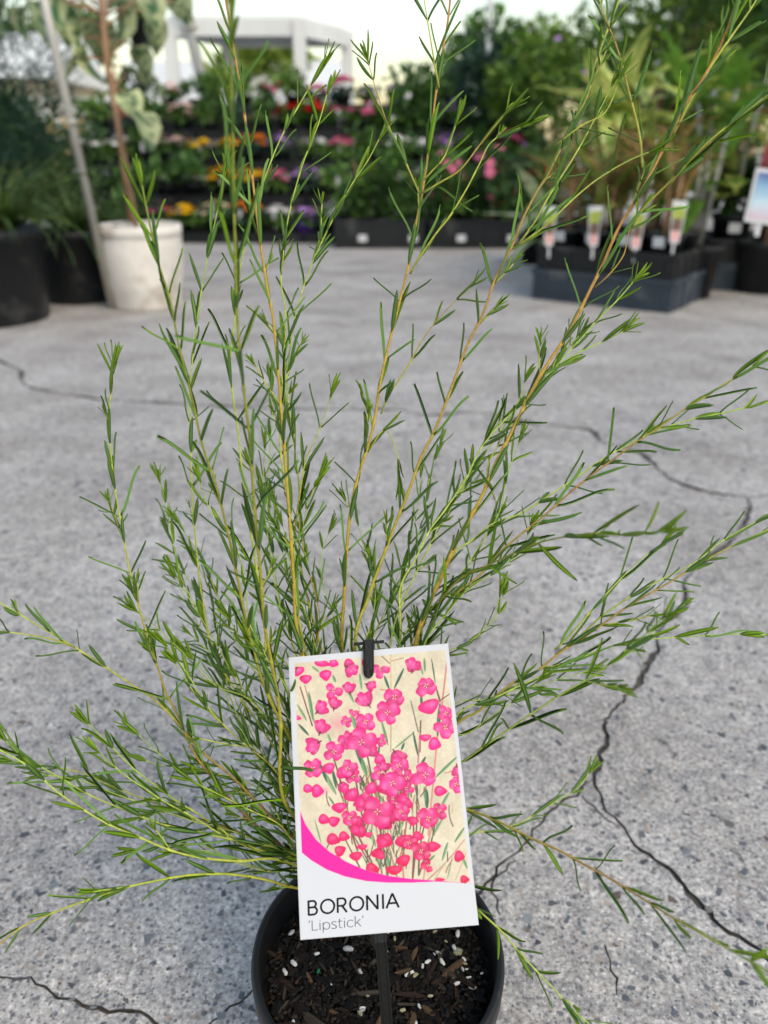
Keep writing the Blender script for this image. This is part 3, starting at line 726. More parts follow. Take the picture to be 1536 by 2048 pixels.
e = _r.color_ramp.elements; e[0].position = .1; e[0].color = (.62, .35, .42, 1); e[1].position = 1.1; e[1].color = (.06, .10, .30, 1); q = e.new(.45); q.color = (.45, .62, .72, 1); q = e.new(.8); q.color = (.18, .36, .55, 1)
link('print', quad_me('print', .01, .17, .006, .155, M['sign_print']), sg, loc=(0, .0, 0))
link('spike', (lambda mm: (mm.box((.06, .008, -.02), (.016, .004, .06)), mm.me('spike', M['white_label']))[1])(MB()), sg)

# ------------------------------------------------------------------ left: pots, grasses, variegated tree in white pot
def big_round_pot(name, label, c, r, h, m_, base_r=.8):
    t = thing(name, label, 'pot', c)
    m = MB(); m.lathe([(.001, 0), (r * base_r, 0), (r * base_r * 1.03, .01), (r * .97, h * .88), (r * 1.0, h * .885), (r * 1.0, h), (r * .94, h), (r * .93, h * .9)], 48); link('wall', m.me('wall', m_, True), t)
    m = MB(); m.lathe([(r * .93, h * .9), (r * .5, h * .915), (.001, h * .91)], 30); link('potting_mix', m.me('potting_mix', M['soil'], True), t)
    return t
zp = zat(470, 2.55)
big_round_pot('black_pot', 'largest black plastic pot, cut by the left edge of the picture', (xw(-58, 2.72), yD(2.72), 0), .215, .30, M['black_tray'], .88)
big_round_pot('black_pot', 'black plastic pot of strappy grass between the large black pot and the white pot', (xw(140, 3.12), yD(3.12), 0), .155, .262, M['black_tray'], .86)
wp = big_round_pot('white_pot', 'off-white rounded pot with a scuffed base holding the variegated tree', (xw(276, 2.98), yD(2.98), 0), .150, .285, M['concrete_pot'], .80)
# rounded foot on the white pot
wpw = wp.children[0]; m = MB(); r_, h_ = .150, .29
m.lathe([(.001, 0), (r_ * .58, 0)] + [(r_ * (1 - .40 * math.exp(-(z_ / .045)) - .05 * math.exp(-z_ / .2)), z_) for z_ in (.002, .008, .016, .026, .038, .052, .07, .09, .12, .16, .2, .24, .28)] + [(r_ * .99, h_ - .012), (r_ * .975, h_), (r_ * .93, h_), (r_ * .91, h_ * .9)], 56); wpw.data = m.me('wall', M['concrete_pot'], True)
blade = []
for s in range(4):
    v, f, c = strap(.34, .011, [.8, 1.3, 1.8, 2.3][s], .15, cols=((.035, .085, .02), (.10, .16, .04)), seed=s, taper=.5); blade.append(mesh('blade', v, f, M['bigleaf'], c, smooth=True))
def grass(label, c, n, s, seed, H0):
    t = thing('strappy_grass', label, 'potted plant', c); r = random.Random(seed)
    for k in range(n):
        a = r.uniform(0, 6.28); place_leaf(r.choice(blade), t, (math.cos(a) * .04 * r.random(), math.sin(a) * .04 * r.random(), 0), a, r.uniform(.7, 1.45), s * r.uniform(.7, 1.2), name='blade')
grass('strappy green grass in the black pot left of the white pot', (xw(150, 3.12), yD(3.12), .235), 110, 1.0, 5, 0)
grass('taller dark strappy plant in the pot at the left edge', (xw(-5, 2.75), yD(2.75), .28), 100, 1.0, 6, 0)
grass('arching grass standing behind the two black pots', (xw(70, 3.7), yD(3.7), .25), 110, 1.25, 8, 0)
# feathery dark plant hanging in from the upper left
t = thing('feathery_shrub', 'dark feathery shrub rising at the left edge behind the pots', 'shrub', (xw(-30, 3.6), yD(3.6), 0))
v, f, c = cloud(7000, (.42, .35, .52), .07, .006, [(.015, .05, .035), (.02, .065, .03)], 77, clumps=30, zc=.72); link('crown', mesh('crown', v, f, M['leafcloud'], c), t)
m = MB(); m.tube([(0, 0, 0), (.02, 0, .5), (.15, 0, 1.1), (.3, -.05, 1.22)], [.02, .015, .01, .005], 8); link('trunk', m.me('trunk', M['cane']), t)
# variegated tree
bx, by = xw(272, 2.98), yD(2.98)
tr = thing('variegated_tree', 'young tree with cream and green lobed leaves growing in the white pot', 'tree', (bx, by, .30))
p0 = at(272, 445, 2.98) - Vector((bx, by, .30)); p1 = at(240, 270, 2.95) - Vector((bx, by, .30)); p2 = at(214, 125, 2.9) - Vector((bx, by, .30)); p3 = at(205, 20, 2.9) - Vector((bx, by, .30)); p4 = p3 + (p3 - p2) * 1.1
m = MB(); m.tube(spline([p0 - Vector((0, 0, .03)), p1, p2, p3, p4], .05), .0095, 10); link('trunk', m.me('trunk', M['cane'], True), tr)
q0 = at(262, 445, 2.96) - Vector((bx, by, .30)); q1 = at(222, 150, 2.92) - Vector((bx, by, .30)); m = MB(); m.tube([q0, q1], .009, 8); link('stake', m.me('stake', M['cane'], True), tr)
set_tree = leafset([.5, .9, 1.4], .17, .14, ((.045, .13, .045), (.45, .50, .27)), taper=.8, pet=.12, fold=.18)
rT = random.Random(31)
spots = [(100, 25, 1.1), (60, 40, .8), (150, 35, .9), (175, 110, 1), (200, 60, .9), (235, 40, 1), (262, 120, .8), (300, 60, .8), (180, 150, .7), (270, 245, 1.0), (250, 215, .7), (330, 15, .9), (40, 5, 1), (130, 0, 1), (225, 0, 1), (280, 10, .9), (240, 165, .8), (290, 180, .7), (165, 75, .8), (215, 95, .8), (350, 40, .6), (20, 30, .8)]
for (px, py, s) in spots:
    p = at(px, py, 2.95 + rT.uniform(-.12, .1)) - Vector((bx, by, .30))
    tt = max(0, min(1, (p.z - p1.z) / (p4.z - p1.z))); an = p1.lerp(p4, tt)
    az = math.atan2(p.y - an.y, p.x - an.x) + rT.uniform(-.4, .4)
    place_leaf(rT.choice(set_tree), tr, p + Vector((0, 0, .05)), az, rT.uniform(-1.3, -.3), s * .95, rT.uniform(-.5, .5))
    m = MB(); m.tube([an, an.lerp(p, .5) + Vector((0, 0, .05)), p + Vector((0, 0, .05))], .004, 5); link('branch', m.me('branch', M['cane']), tr)
# hanging pot near the canopy
hp = at(292, 92, 3.6); t = thing('hanging_pot', 'small dark pot hanging on wires left of the white post', 'pot', hp)
link('bowl', pot_mesh(.07, .085, M['black_tray']), t, loc=(0, 0, 0))
m = MB()
for a in (0, 2.1, 4.2): m.tube([(.07 * math.cos(a), .07 * math.sin(a), .085), (0, 0, .42)], .0015, 5)
m.tube([(0, 0, .42), (0, 0, 1.2)], .002, 5); link('hanger_wire', m.me('hanger_wire', M['galv']), t)
v, f, c = cloud(300, (.13, .13, .11), .05, .03, [(.3, .36, .15), (.10, .20, .05)], 88, zc=.16); link('foliage', mesh('foliage', v, f, M['leafcloud'], c), t, kind='stuff')

# ------------------------------------------------------------------ THE SUBJECT: boronia in its black pot
plant = thing('boronia_plant', 'tall wispy narrow-leaved shrub in a round black nursery pot with the picture label', 'potted plant')
PR, PH = .0705, .125
pot = MB()
pot.lathe([(.001, .0), (.052, 0), (.0535, .002), (.0655, .106), (.0690, .1065), (.0702, .109), (.0706, .1215), (.0700, .1245), (.0690, .1255), (.0668, .1252), (.0660, .1238), (.0650, .100), (.0630, .06)], 96)
link('pot', pot.me('pot', M['black_plastic'], True), plant)
SZ = .104
mb = MB(); nr, na = 26, 90; v = []; f = []
rs = np.random.default_rng(5)
for i in range(nr + 1):
    for k in range(na):
        r = .0655 * i / nr; a = 2 * math.pi * k / na
        v.append((r * math.cos(a), r * math.sin(a), SZ + (rs.uniform(-.0022, .0022) + .0015 * math.sin(a * 5 + i)) * (1 if i > 0 else 0) - .002 * (i / nr) ** 4))
for i in range(nr):
    for k in range(na): k2 = (k + 1) % na; f.append((i * na + k, i * na + k2, (i + 1) * na + k2, (i + 1) * na + k))
mix = link('potting_mix', mesh('potting_mix', v, f, M['soil']), plant)
def chunk(lx, ly, lz, seed, n=6):
    r = random.Random(seed); v = []; f = []
    prof = [(-.5, .45), (-.3, .9), (.1, 1), (.38, .75), (.5, .3)]
    for (x, s) in prof:
        for k in range(n):
            a = 2 * math.pi * k / n; q = s * r.uniform(.72, 1.08); v.append((x * lx + r.uniform(-.05, .05) * lx, q * ly * .5 * math.cos(a), q * lz * .5 * math.sin(a)))
    for i in range(len(prof) - 1):
        for k in range(n): k2 = (k + 1) % n; f.append((i * n + k, (i + 1) * n + k, (i + 1) * n + k2, i * n + k2))
    f.append(tuple(range(n))); f.append(tuple(4 * n + k for k in range(n - 1, -1, -1)))
    return v, f
def cmat(nm, c, rough=.8, var=.35): return mat(nm, c, rough, .25, var, 250, .6, 600, objvar=.35)
BK = [cmat('bark_black', (.005, .0048, .005)), cmat('bark_dark', (.012, .008, .006)), cmat('bark_brown', (.032, .019, .013)), cmat('bark_tan', (.11, .066, .035)), cmat('bark_grey', (.055, .045, .035))]
PE = [cmat('perlite', (.70, .70, .68), .8, .3), cmat('perlite_cream', (.36, .35, .20), .8, .35), cmat('slow_release_green', (.01, .22, .09), .4, .1)]
chips = [[mesh('bark_chip', *chunk(1, a, b_, s), BK[mi]) for s, (a, b_) in enumerate(((.35, .18), (.22, .15), (.6, .35), (.45, .3)))] for mi in range(5)]
pearls = [[mesh('perlite_grain', *chunk(1, .8, .75, 30 + s), PE[mi], smooth=True) for s in range(3)] for mi in range(3)]
rp = random.Random(9)
def soilpos():
    while True:
        x, y = rp.uniform(-.064, .064), rp.uniform(-.064, .064)
        if x * x + y * y < .062 ** 2: return x, y
for k in range(420):
    x, y = soilpos(); mi = rp.choices(range(5), (6, 3, 1.5, 1.0, 1.3))[0]; L = rp.uniform(.003, .009) if mi < 2 else rp.uniform(.006, .020)
    mtx = Matrix.Translation((x * .96, y * .96, SZ + rp.uniform(.0002, .0028))) @ Matrix.Rotation(rp.uniform(0, 6.28), 4, 'Z') @ Matrix.Rotation(rp.uniform(-.5, .5), 4, 'Y') @ Matrix.Rotation(rp.uniform(-.6, .6), 4, 'X') @ Matrix.Diagonal((L, L * (1.5 if mi < 2 else rp.uniform(.3, .65)), L * .9, 1))
    link('bark_chip', rp.choice(chips[mi]), mix, mat4=mtx)
for k in range(78):
    if k < 18: x, y = rp.gauss(.040, .011), rp.gauss(.008, .008)
    else: x, y = soilpos()
    mi = rp.choices(range(3), (6, 3, .35))[0]; L = rp.uniform(.0014, .0040) if mi < 2 else .0022
    if k % 9 == 0: L *= 1.5
    mtx = Matrix.Translation((x * .95, y * .95, SZ + .0022 + L * .15)) @ Matrix.Rotation(rp.uniform(0, 6.28), 4, 'Z') @ Matrix.Rotation(rp.uniform(-.5, .5), 4, 'X') @ Matrix.Diagonal((L * 1.25, L, L, 1))
    link('perlite_grain' if mi < 2 else 'fertiliser_grain', rp.choice(pearls[mi]), mix, mat4=mtx)
# fine crumbs of mix
v, f, c = [], [], []; n0 = 0
for k in range(2600):
    x, y = soilpos(); L = rp.uniform(.0008, .0026); vv, ff = chunk(L * 1.3, L, L * .8, k, 4)
    a = rp.uniform(0, 6.28); ca, sa = math.cos(a), math.sin(a); z = SZ + rp.uniform(0, .003)
    v += [(x + p[0] * ca - p[1] * sa, y + p[0] * sa + p[1] * ca, z + p[2]) for p in vv]; f += [tuple(i + n0 for i in q) for q in ff]
    cc = rp.choice([(.005, .004, .004), (.007, .006, .005), (.012, .008, .006), (.004, .004, .0045), (.03, .018, .011)]); c += [cc] * len(vv); n0 += len(vv)
link('crumbs', mesh('crumbs', v, f, M['attr_matte'], c), mix, kind='stuff')

# --- stems traced from the photograph: (points base->tip in px, depth at first point, depth at tip, radius mm base, colour style)
OR, YG, RD, OL, PA = 'orange', 'yellow', 'red', 'olive', 'pale'
ST = [
 ([(600, 1290), (587, 1150), (577, 1010), (568, 890), (560, 790), (548, 650), (535, 580), (520, 480), (503, 340), (488, 220), (468, 100), (452, 0), (445, -50)], .43, .37, 1.15, OR, 1.0),
 ([(568, 1600), (560, 1430), (530, 1250), (520, 1130), (508, 1000), (500, 880), (488, 780), (475, 640), (470, 480), (465, 250), (461, 80), (458, -60)], .405, .245, 1.0, OL, 1.0),
 ([(540, 1400), (505, 1290), (490, 1230), (470, 1130), (450, 1040), (432, 970), (405, 890), (385, 800), (360, 700), (340, 600), (315, 520), (300, 450), (284, 370)], .41, .33, .95, OL, 1.0),
 ([(440, 1330), (410, 1230), (395, 1120), (385, 1000), (382, 890), (380, 800), (387, 700), (400, 600), (420, 490), (440, 400), (452, 340)], .46, .43, .7, YG, .9),
 ([(545, 1400), (530, 1260), (515, 1150), (500, 1050), (485, 950), (475, 850), (460, 740), (470, 640), (480, 540), (500, 450), (525, 370), (560, 280), (610, 190), (648, 130)], .44, .41, .8, YG, .9),
 ([(600, 1250), (590, 1120), (575, 1000), (560, 880), (565, 760), (572, 640), (562, 560), (570, 480), (580, 420), (605, 330), (636, 250), (655, 185)], .44, .41, .75, YG, .9),
 ([(605, 1150), (600, 1000), (590, 900), (575, 780), (582, 680), (602, 590), (632, 510), (665, 440), (700, 375), (735, 322), (760, 275)], .45, .42, .7, YG, .9),
 ([(590, 1060), (600, 985), (612, 920), (630, 880), (650, 830), (662, 790)], .44, .42, .55, YG, .8),
 ([(560, 1690), (480, 1620), (420, 1550), (385, 1500), (355, 1430), (330, 1380), (305, 1300), (285, 1240), (270, 1180), (255, 1120), (245, 1060), (232, 990), (225, 940), (218, 850), (222, 780), (227, 728)], .43, .41, .8, 'ygred', .9),
 ([(580, 1670), (520, 1610), (460, 1550), (400, 1500), (350, 1440), (310, 1400), (265, 1370), (205, 1330), (150, 1295), (75, 1250), (0, 1205), (-50, 1170)], .43, .42, .85, 'ygred', .7),
 ([(150, 1295), (110, 1280), (60, 1270), (0, 1262), (-60, 1250)], .422, .42, .5, YG, .9),
 ([(560, 1720), (480, 1722), (400, 1715), (340, 1700), (280, 1675), (220, 1650), (160, 1615), (110, 1580), (60, 1535), (0, 1500), (-40, 1480)], .42, .40, .9, YG, 1.0),
 ([(575, 1702), (470, 1680), (400, 1665), (330, 1650), (250, 1620), (180, 1590), (120, 1555), (50, 1515), (10, 1480)], .43, .41, .8, YG, .95),
 ([(580, 1712), (480, 1665), (400, 1640), (320, 1610), (230, 1575), (160, 1545), (80, 1530), (20, 1522)], .44, .43, .7, 'ygred', .9),
 ([(585, 1716), (520, 1700), (450, 1665), (400, 1630), (350, 1600), (310, 1570), (265, 1535), (220, 1490), (175, 1445)], .435, .42, .75, YG, .85),
 ([(590, 1710), (530, 1670), (460, 1620), (410, 1580), (360, 1540), (310, 1500), (258, 1452)], .45, .45, .6, YG, .8),
 ([(588, 1775), (520, 1757), (450, 1748), (380, 1750), (320, 1760), (250, 1775), (190, 1795), (115, 1822), (50, 1850), (0, 1888), (-30, 1910)], .42, .375, .9, 'oryg', .75),
 ([(685, 1310), (688, 1200), (695, 1080), (705, 1000), (720, 940), (745, 860), (760, 770), (775, 700), (795, 620), (815, 540), (830, 460), (842, 400), (850, 350), (862, 270), (870, 200), (882, 120), (896, 40), (903, -30)], .44, .40, 1.15, OR, 1.0),
 ([(878, 175), (868, 120), (858, 60), (845, -20)], .402, .398, .5, YG, .9),
 ([(710, 1290), (735, 1200), (760, 1130), (790, 1050), (815, 990), (840, 920), (870, 860), (905, 770), (935, 690), (965, 630), (990, 560), (1025, 490), (1045, 440), (1070, 390), (1095, 350), (1125, 290), (1150, 240), (1175, 190), (1190, 130), (1215, 60), (1242, -10)], .43, .385, 1.15, 'ygor', 1.0),
 ([(825, 1310), (845, 1240), (880, 1160), (920, 1070), (960, 1000), (990, 930), (1030, 850), (1070, 770), (1100, 720), (1140, 660), (1180, 580), (1205, 530), (1235, 460), (1265, 410), (1300, 350), (1340, 270), (1370, 210), (1410, 150), (1450, 70), (1478, -10)], .43, .37, 1.4, RD, 1.0),
 ([(1345, 270), (1392, 180), (1440, 105), (1500, 20), (1530, -30)], .385, .365, .8, YG, 1.1),
 ([(800, 1290), (800, 1180), (830, 1120), (860, 1060), (890, 1020), (930, 960), (960, 900), (1000, 850), (1050, 800), (1105, 740), (1150, 690), (1195, 640), (1235, 600), (1268, 562)], .44, .41, .8, PA, .85),
 ([(780, 1290), (812, 1190), (850, 1110), (905, 1010), (950, 935), (1000, 865), (1040, 810), (1090, 757), (1140, 715), (1195, 688), (1248, 662)], .445, .43, .75, PA, .8),
 ([(850, 1285), (900, 1200), (960, 1150), (1000, 1105), (1040, 1070), (1090, 1030), (1140, 985), (1190, 945), (1225, 920), (1265, 890), (1310, 860), (1360, 825), (1400, 800), (1465, 758), (1536, 715), (1600, 680)], .435, .37, .85, 'ygor', .95),
 ([(840, 1270), (900, 1120), (945, 1080), (985, 1048), (1045, 1025), (1100, 990), (1160, 950), (1215, 912), (1265, 885), (1310, 862), (1380, 840), (1450, 825), (1536, 805), (1590, 795)], .44, .41, .75, PA, .8),
 ([(860, 1255), (890, 1190), (930, 1150), (960, 1138), (1030, 1105), (1090, 1082), (1170, 1068), (1240, 1070), (1325, 1062)], .44, .29, .7, OL, .95),
 ([(900, 1465), (960, 1420), (1020, 1370), (1070, 1345), (1120, 1305), (1160, 1280), (1210, 1245), (1260, 1210), (1330, 1170), (1370, 1145), (1430, 1110), (1480, 1085), (1536, 1060), (1590, 1040)], .43, .40, .9, 'ygor', .85),
 ([(1110, 1310), (1160, 1272), (1200, 1235), (1250, 1200), (1310, 1165), (1385, 1128), (1440, 1085), (1500, 1050), (1545, 1030)], .425, .41, .55, PA, .8),
 ([(1110, 1300), (1130, 1280), (1175, 1230), (1215, 1185), (1280, 1120), (1325, 1088)], .42, .40, .5, PA, .85),
 ([(905, 1440), (980, 1400), (1060, 1362), (1130, 1330), (1200, 1300), (1270, 1282), (1330, 1276), (1400, 1272), (1480, 1268), (1550, 1270)], .425, .41, .6, PA, .8),
 ([(900, 1545), (930, 1520), (1030, 1450), (1120, 1390), (1190, 1350), (1240, 1310), (1290, 1270), (1325, 1235)], .43, .31, .75, PA, .95),
 ([(900, 1420), (960, 1400), (1010, 1385), (1060, 1375), (1130, 1355), (1180, 1340)], .44, .44, .55, PA, .7),
 ([(890, 1490), (940, 1465), (985, 1430), (1030, 1400), (1080, 1360)], .43, .42, .5, PA, .75),
 ([(900, 1700), (940, 1668), (1000, 1660), (1050, 1640), (1100, 1610), (1150, 1580), (1180, 1545)], .47, .52, .6, YG, .8),
 ([(880, 1610), (935, 1620), (980, 1635), (1030, 1660), (1070, 1680), (1120, 1702), (1165, 1727), (1220, 1757), (1290, 1800), (1340, 1832), (1400, 1866), (1470, 1905), (1545, 1950)], .42, .275, .85, 'ygor', .75),
 ([(900, 1760), (957, 1820), (1000, 1860), (1040, 1905), (1080, 1950), (1110, 1980), (1140, 2015), (1180, 2050), (1200, 2075)], .41, .37, .8, YG, .7),
 # side branches of the tall stems
 ([(848, 385), (880, 365), (920, 340), (958, 292), (1000, 240), (1014, 222)], .405, .39, .5, 'ygor', .75),
 ([(820, 548), (836, 520), (870, 470), (900, 432), (932, 380), (958, 330), (985, 282), (1050, 250)], .41, .39, .55, YG, .85),
 ([(838, 385), (818, 340), (800, 300), (777, 252), (755, 190), (735, 120)], .405, .40, .5, 'ygor', .85),
 ([(848, 360), (866, 340), (888, 315), (905, 270), (915, 240)], .402, .395, .45, YG, .6),
 ([(762, 828), (778, 790), (816, 732), (850, 672), (900, 612), (945, 572)], .43, .43, .5, 'ygor', .7),
 ([(735, 905), (770, 860), (795, 910), (800, 960)], .43, .43, .4, YG, .6),
 ([(1038, 488), (1072, 440), (1098, 392), (1153, 305), (1198, 222), (1225, 168)], .40, .385, .55, PA, .8),
 ([(1038, 490), (1090, 452), (1150, 395), (1200, 355), (1260, 320), (1310, 300)], .40, .37, .55, PA, .85),
 ([(1285, 335), (1278, 265), (1258, 185), (1236, 102), (1205, 20), (1195, -20)], .385, .38, .65, 'ygor', .85),
 ([(1263, 455), (1288, 415), (1333, 370), (1393, 310), (1455, 258)], .385, .36, .55, 'ygor', .75),
 ([(1335, 372), (1400, 300), (1470, 240), (1536, 190), (1570, 160)], .375, .34, .5, YG, .9),
 ([(1190, 575), (1222, 545), (1248, 508), (1257, 466), (1275, 430)], .39, .385, .4, RD, .5),
 ([(1112, 290), (1165, 250), (1210, 225), (1240, 160)], .39, .38, .45, YG, .8),
 ([(990, 1000), (975, 935), (1015, 860), (1035, 810), (1050, 760)], .42, .41, .4, YG, .7),
 # inner and back stems filling the bush
 ([(590, 1630), (540, 1560), (510, 1500), (470, 1420), (440, 1330), (400, 1230), (365, 1160), (345, 1080), (330, 1000), (318, 960)], .45, .49, .6, PA, .8),
 ([(580, 1600), (520, 1500), (480, 1420), (450, 1350), (420, 1280), (400, 1200), (360, 1130), (335, 1060)], .46, .50, .5, YG, .75),
 ([(600, 1500), (560, 1400), (500, 1330), (455, 1250), (430, 1180), (400, 1110), (350, 1040)], .46, .48, .5, YG, .75),
 ([(600, 1560), (560, 1480), (500, 1400), (430, 1370), (360, 1300), (320, 1260), (270, 1220)], .44, .43, .55, YG, .75),
 ([(600, 1620), (550, 1540), (480, 1480), (420, 1420), (370, 1340), (330, 1290)], .43, .41, .6, 'ygred', .8),
 ([(610, 1650), (560, 1600), (480, 1560), (400, 1540), (320, 1530), (260, 1510)], .45, .45, .5, YG, .7),
 ([(600, 1480), (570, 1370), (530, 1340), (490, 1290), (460, 1240)], .42, .40, .5, PA, .7),
 ([(620, 1400), (590, 1300), (560, 1200), (545, 1100), (535, 1000), (540, 900), (545, 830), (540, 760)], .46, .47, .6, PA, .75),
 ([(630, 1350), (640, 1240), (620, 1150), (605, 1080), (615, 1010), (640, 950)], .45, .44, .6, 'ygor', .75),
 ([(640, 1330), (610, 1230), (580, 1180), (560, 1080), (530, 1000), (500, 930)], .45, .46, .5, YG, .75),
 ([(740, 1310), (770, 1230), (800, 1160), (830, 1090), (850, 1020), (860, 950), (880, 890)], .46, .47, .5, PA, .75),
 ([(730, 1310), (745, 1240), (750, 1180), (735, 1120), (720, 1060), (690, 1000)], .45, .46, .5, YG, .7),
 ([(840, 1310), (890, 1230), (930, 1180), (990, 1140), (1040, 1100), (1060, 1060)], .43, .42, .5, PA, .75),
 ([(820, 1300), (860, 1220), (920, 1150), (960, 1090), (1000, 1020), (1015, 950), (1040, 880)], .44, .43, .5, PA, .75),
 ([(690, 1330), (675, 1260), (650, 1180), (640, 1120), (660, 1060)], .46, .47, .5, PA, .6),
 ([(870, 1330), (930, 1290), (985, 1240), (1000, 1190)], .45, .44, .4, PA, .5),
 ([(600, 1740), (540, 1740), (470, 1720), (400, 1690), (330, 1690), (270, 1700)], .44, .43, .5, YG, .7),
 ([(600, 1700), (560, 1650), (500, 1620), (440, 1590), (380, 1560)], .41, .39, .5, 'ygred', .7),
 ([(570, 1420), (540, 1330), (500, 1250), (490, 1160), (470, 1090), (420, 1020), (400, 960)], .43, .42, .5, YG, .75),
 ([(560, 1500), (520, 1420), (480, 1380), (440, 1300), (380, 1200), (350, 1150)], .44, .44, .55, 'ygred', .75),
]
_rx = random.Random(404)
for _b in (51, 52, 53, 54, 55, 56, 57, 58, 59, 60, 63, 64, 66, 67, 68, 13, 14, 22, 60, 61, 62):
    _p, _a, _c, _r, _s, _d = ST[_b]; _dx, _dy, _k = _rx.uniform(-34, 34), _rx.uniform(-30, 26), _rx.uniform(.75, .98)
    _q = [(x + _dx * i / len(_p), y + _dy * i / len(_p)) for i, (x, y) in enumerate(_p[:max(4, int(len(_p) * _k))])]
    ST.append((_q, _a + _rx.uniform(-.012, .012), _c + _rx.uniform(-.025, .02), _r * .9, _rx.choice((YG, PA, YG)), _d * _rx.uniform(.85, 1.05)))
CST = dict(orange=[(.22, .13, .03), (.38, .25, .04), (.42, .30, .05), (.44, .27, .06), (.40, .19, .06)],
           red=[(.14, .08, .03), (.32, .19, .04), (.42, .28, .05), (.46, .24, .07), (.44, .17, .06)],
           olive=[(.20, .19, .03), (.34, .30, .04), (.32, .28, .04), (.26, .26, .04), (.20, .26, .04)],
           yellow=[(.22, .20, .04), (.38, .38, .05), (.42, .44, .08), (.40, .46, .10), (.34, .46, .08)],
           pale=[(.24, .24, .05), (.38, .44, .07), (.45, .52, .13), (.42, .52, .12), (.34, .50, .08)],
           ygred=[(.14, .055, .03), (.20, .09, .04), (.32, .22, .05), (.42, .42, .08), (.36, .46, .08)],
           ygor=[(.24, .24, .04), (.36, .34, .05), (.40, .30, .06), (.38, .20, .08), (.36, .42, .08)],
           oryg=[(.30, .12, .03), (.38, .26, .04), (.38, .42, .05), (.40, .44, .07), (.38, .28, .06)])
CST = {k: np.array(v) * np.array((.98, 1.02, .85)) for k, v in CST.items()}

# leaf templates: narrow blades, upper side and paler blue underside, thin but closed
def leaf_template(curve, side, fold):
    n = 7; v = []; f = []; mi = []
    for i in range(n + 1):
        t = i / n; w = .5 * (math.sin(math.pi * (t * .88 + .07)) ** .55) * (1 if t < .97 else .4)
        if i == 0: w = .12
        z = curve * math.sin(t * math.pi * .5) ** 2 ; y = side * t * t
        th = .012
        # units: x and z share length, y is width (scaled separately)
        v += [(t, y - w, z + fold), (t, y, z), (t, y + w, z + fold), (t, y, z - th - fold * .2)]
    for i in range(n):
        a = i * 4
        for k, m in ((0, 0), (1, 0), (2, 1), (3, 1)):
            k2 = (k + 1) % 4; f.append((a + k, a + k2, a + 4 + k2, a + 4 + k)[::-1]); mi.append(m)
    f.append((0, 1, 2, 3)); mi.append(0); f.append((n * 4 + 3, n * 4 + 2, n * 4 + 1, n * 4)); mi.append(0)
    return np.array(v), f, mi
TMPL = [leaf_template(c, s, fo) for c, s, fo in ((.10, .3, .02), (-.10, -.4, .015), (.22, .9, .025), (-.22, -.6, .02), (.02, .2, .018), (.32, -1.0, .02), (-.05, 1.2, .02), (.15, -.2, .03))]
leaf_me = {}
for ti_, (v, f, mi) in enumerate(TMPL):
    for mn in ('leaf_dark', 'leaf_mid', 'leaf_young'):
        leaf_me[(ti_, mn)] = mesh('leaf', v, f, [M[mn], M['leaf_blue'] if mn != 'leaf_young' else M['leaf_mid']], midx=mi, smooth=True)
leaves = []   # (stem index, matrix 3x3 cols, origin, template, material, px size)
rl = random.Random(77)
def add_leaf(si, p, T, rad_dir, ang, L, Wd, mn):
    d = (T * math.cos(ang) + rad_dir * math.sin(ang)).normalized()
    nrm = (T * math.sin(ang) - rad_dir * math.cos(ang)).normalized()
    roll = rl.gauss(0, .35); b = nrm.cross(d).normalized()
    nrm2 = nrm * math.cos(roll) + b * math.sin(roll); b = nrm2.cross(d).normalized()
    px, py, z = proj(p + d * L * .6)
    if 606 < px < 925 and 1296 < py < 1868 and z < .43: return
    a = proj(p); e = proj(p + d * L)
    plen = math.hypot(a[0] - e[0], a[1] - e[1])
    vis = -20 < px < 1556 and -20 < py < 2068 and not (590 < px < 940 and 1300 < py < 1870)
    leaves.append((si, d * L, b * Wd, nrm2 * L, p, rl.randrange(8), mn, plen if vis else 0))
def tipcluster(si, p, T, N, sc):
    B = T.cross(N)
    for k in range(rl.choice((4, 5, 6))):
        a = k * 1.571 + rl.uniform(-.3, .3); rd = N * math.cos(a) + B * math.sin(a)
        add_leaf(si, p - T * (.0015 * (k // 2)), T, rd, rl.uniform(.15, .55), (.0065 + .004 * rl.random() + .0015 * (k // 2)) * sc, .0014 * sc, 'leaf_young')
stem_meshes = []
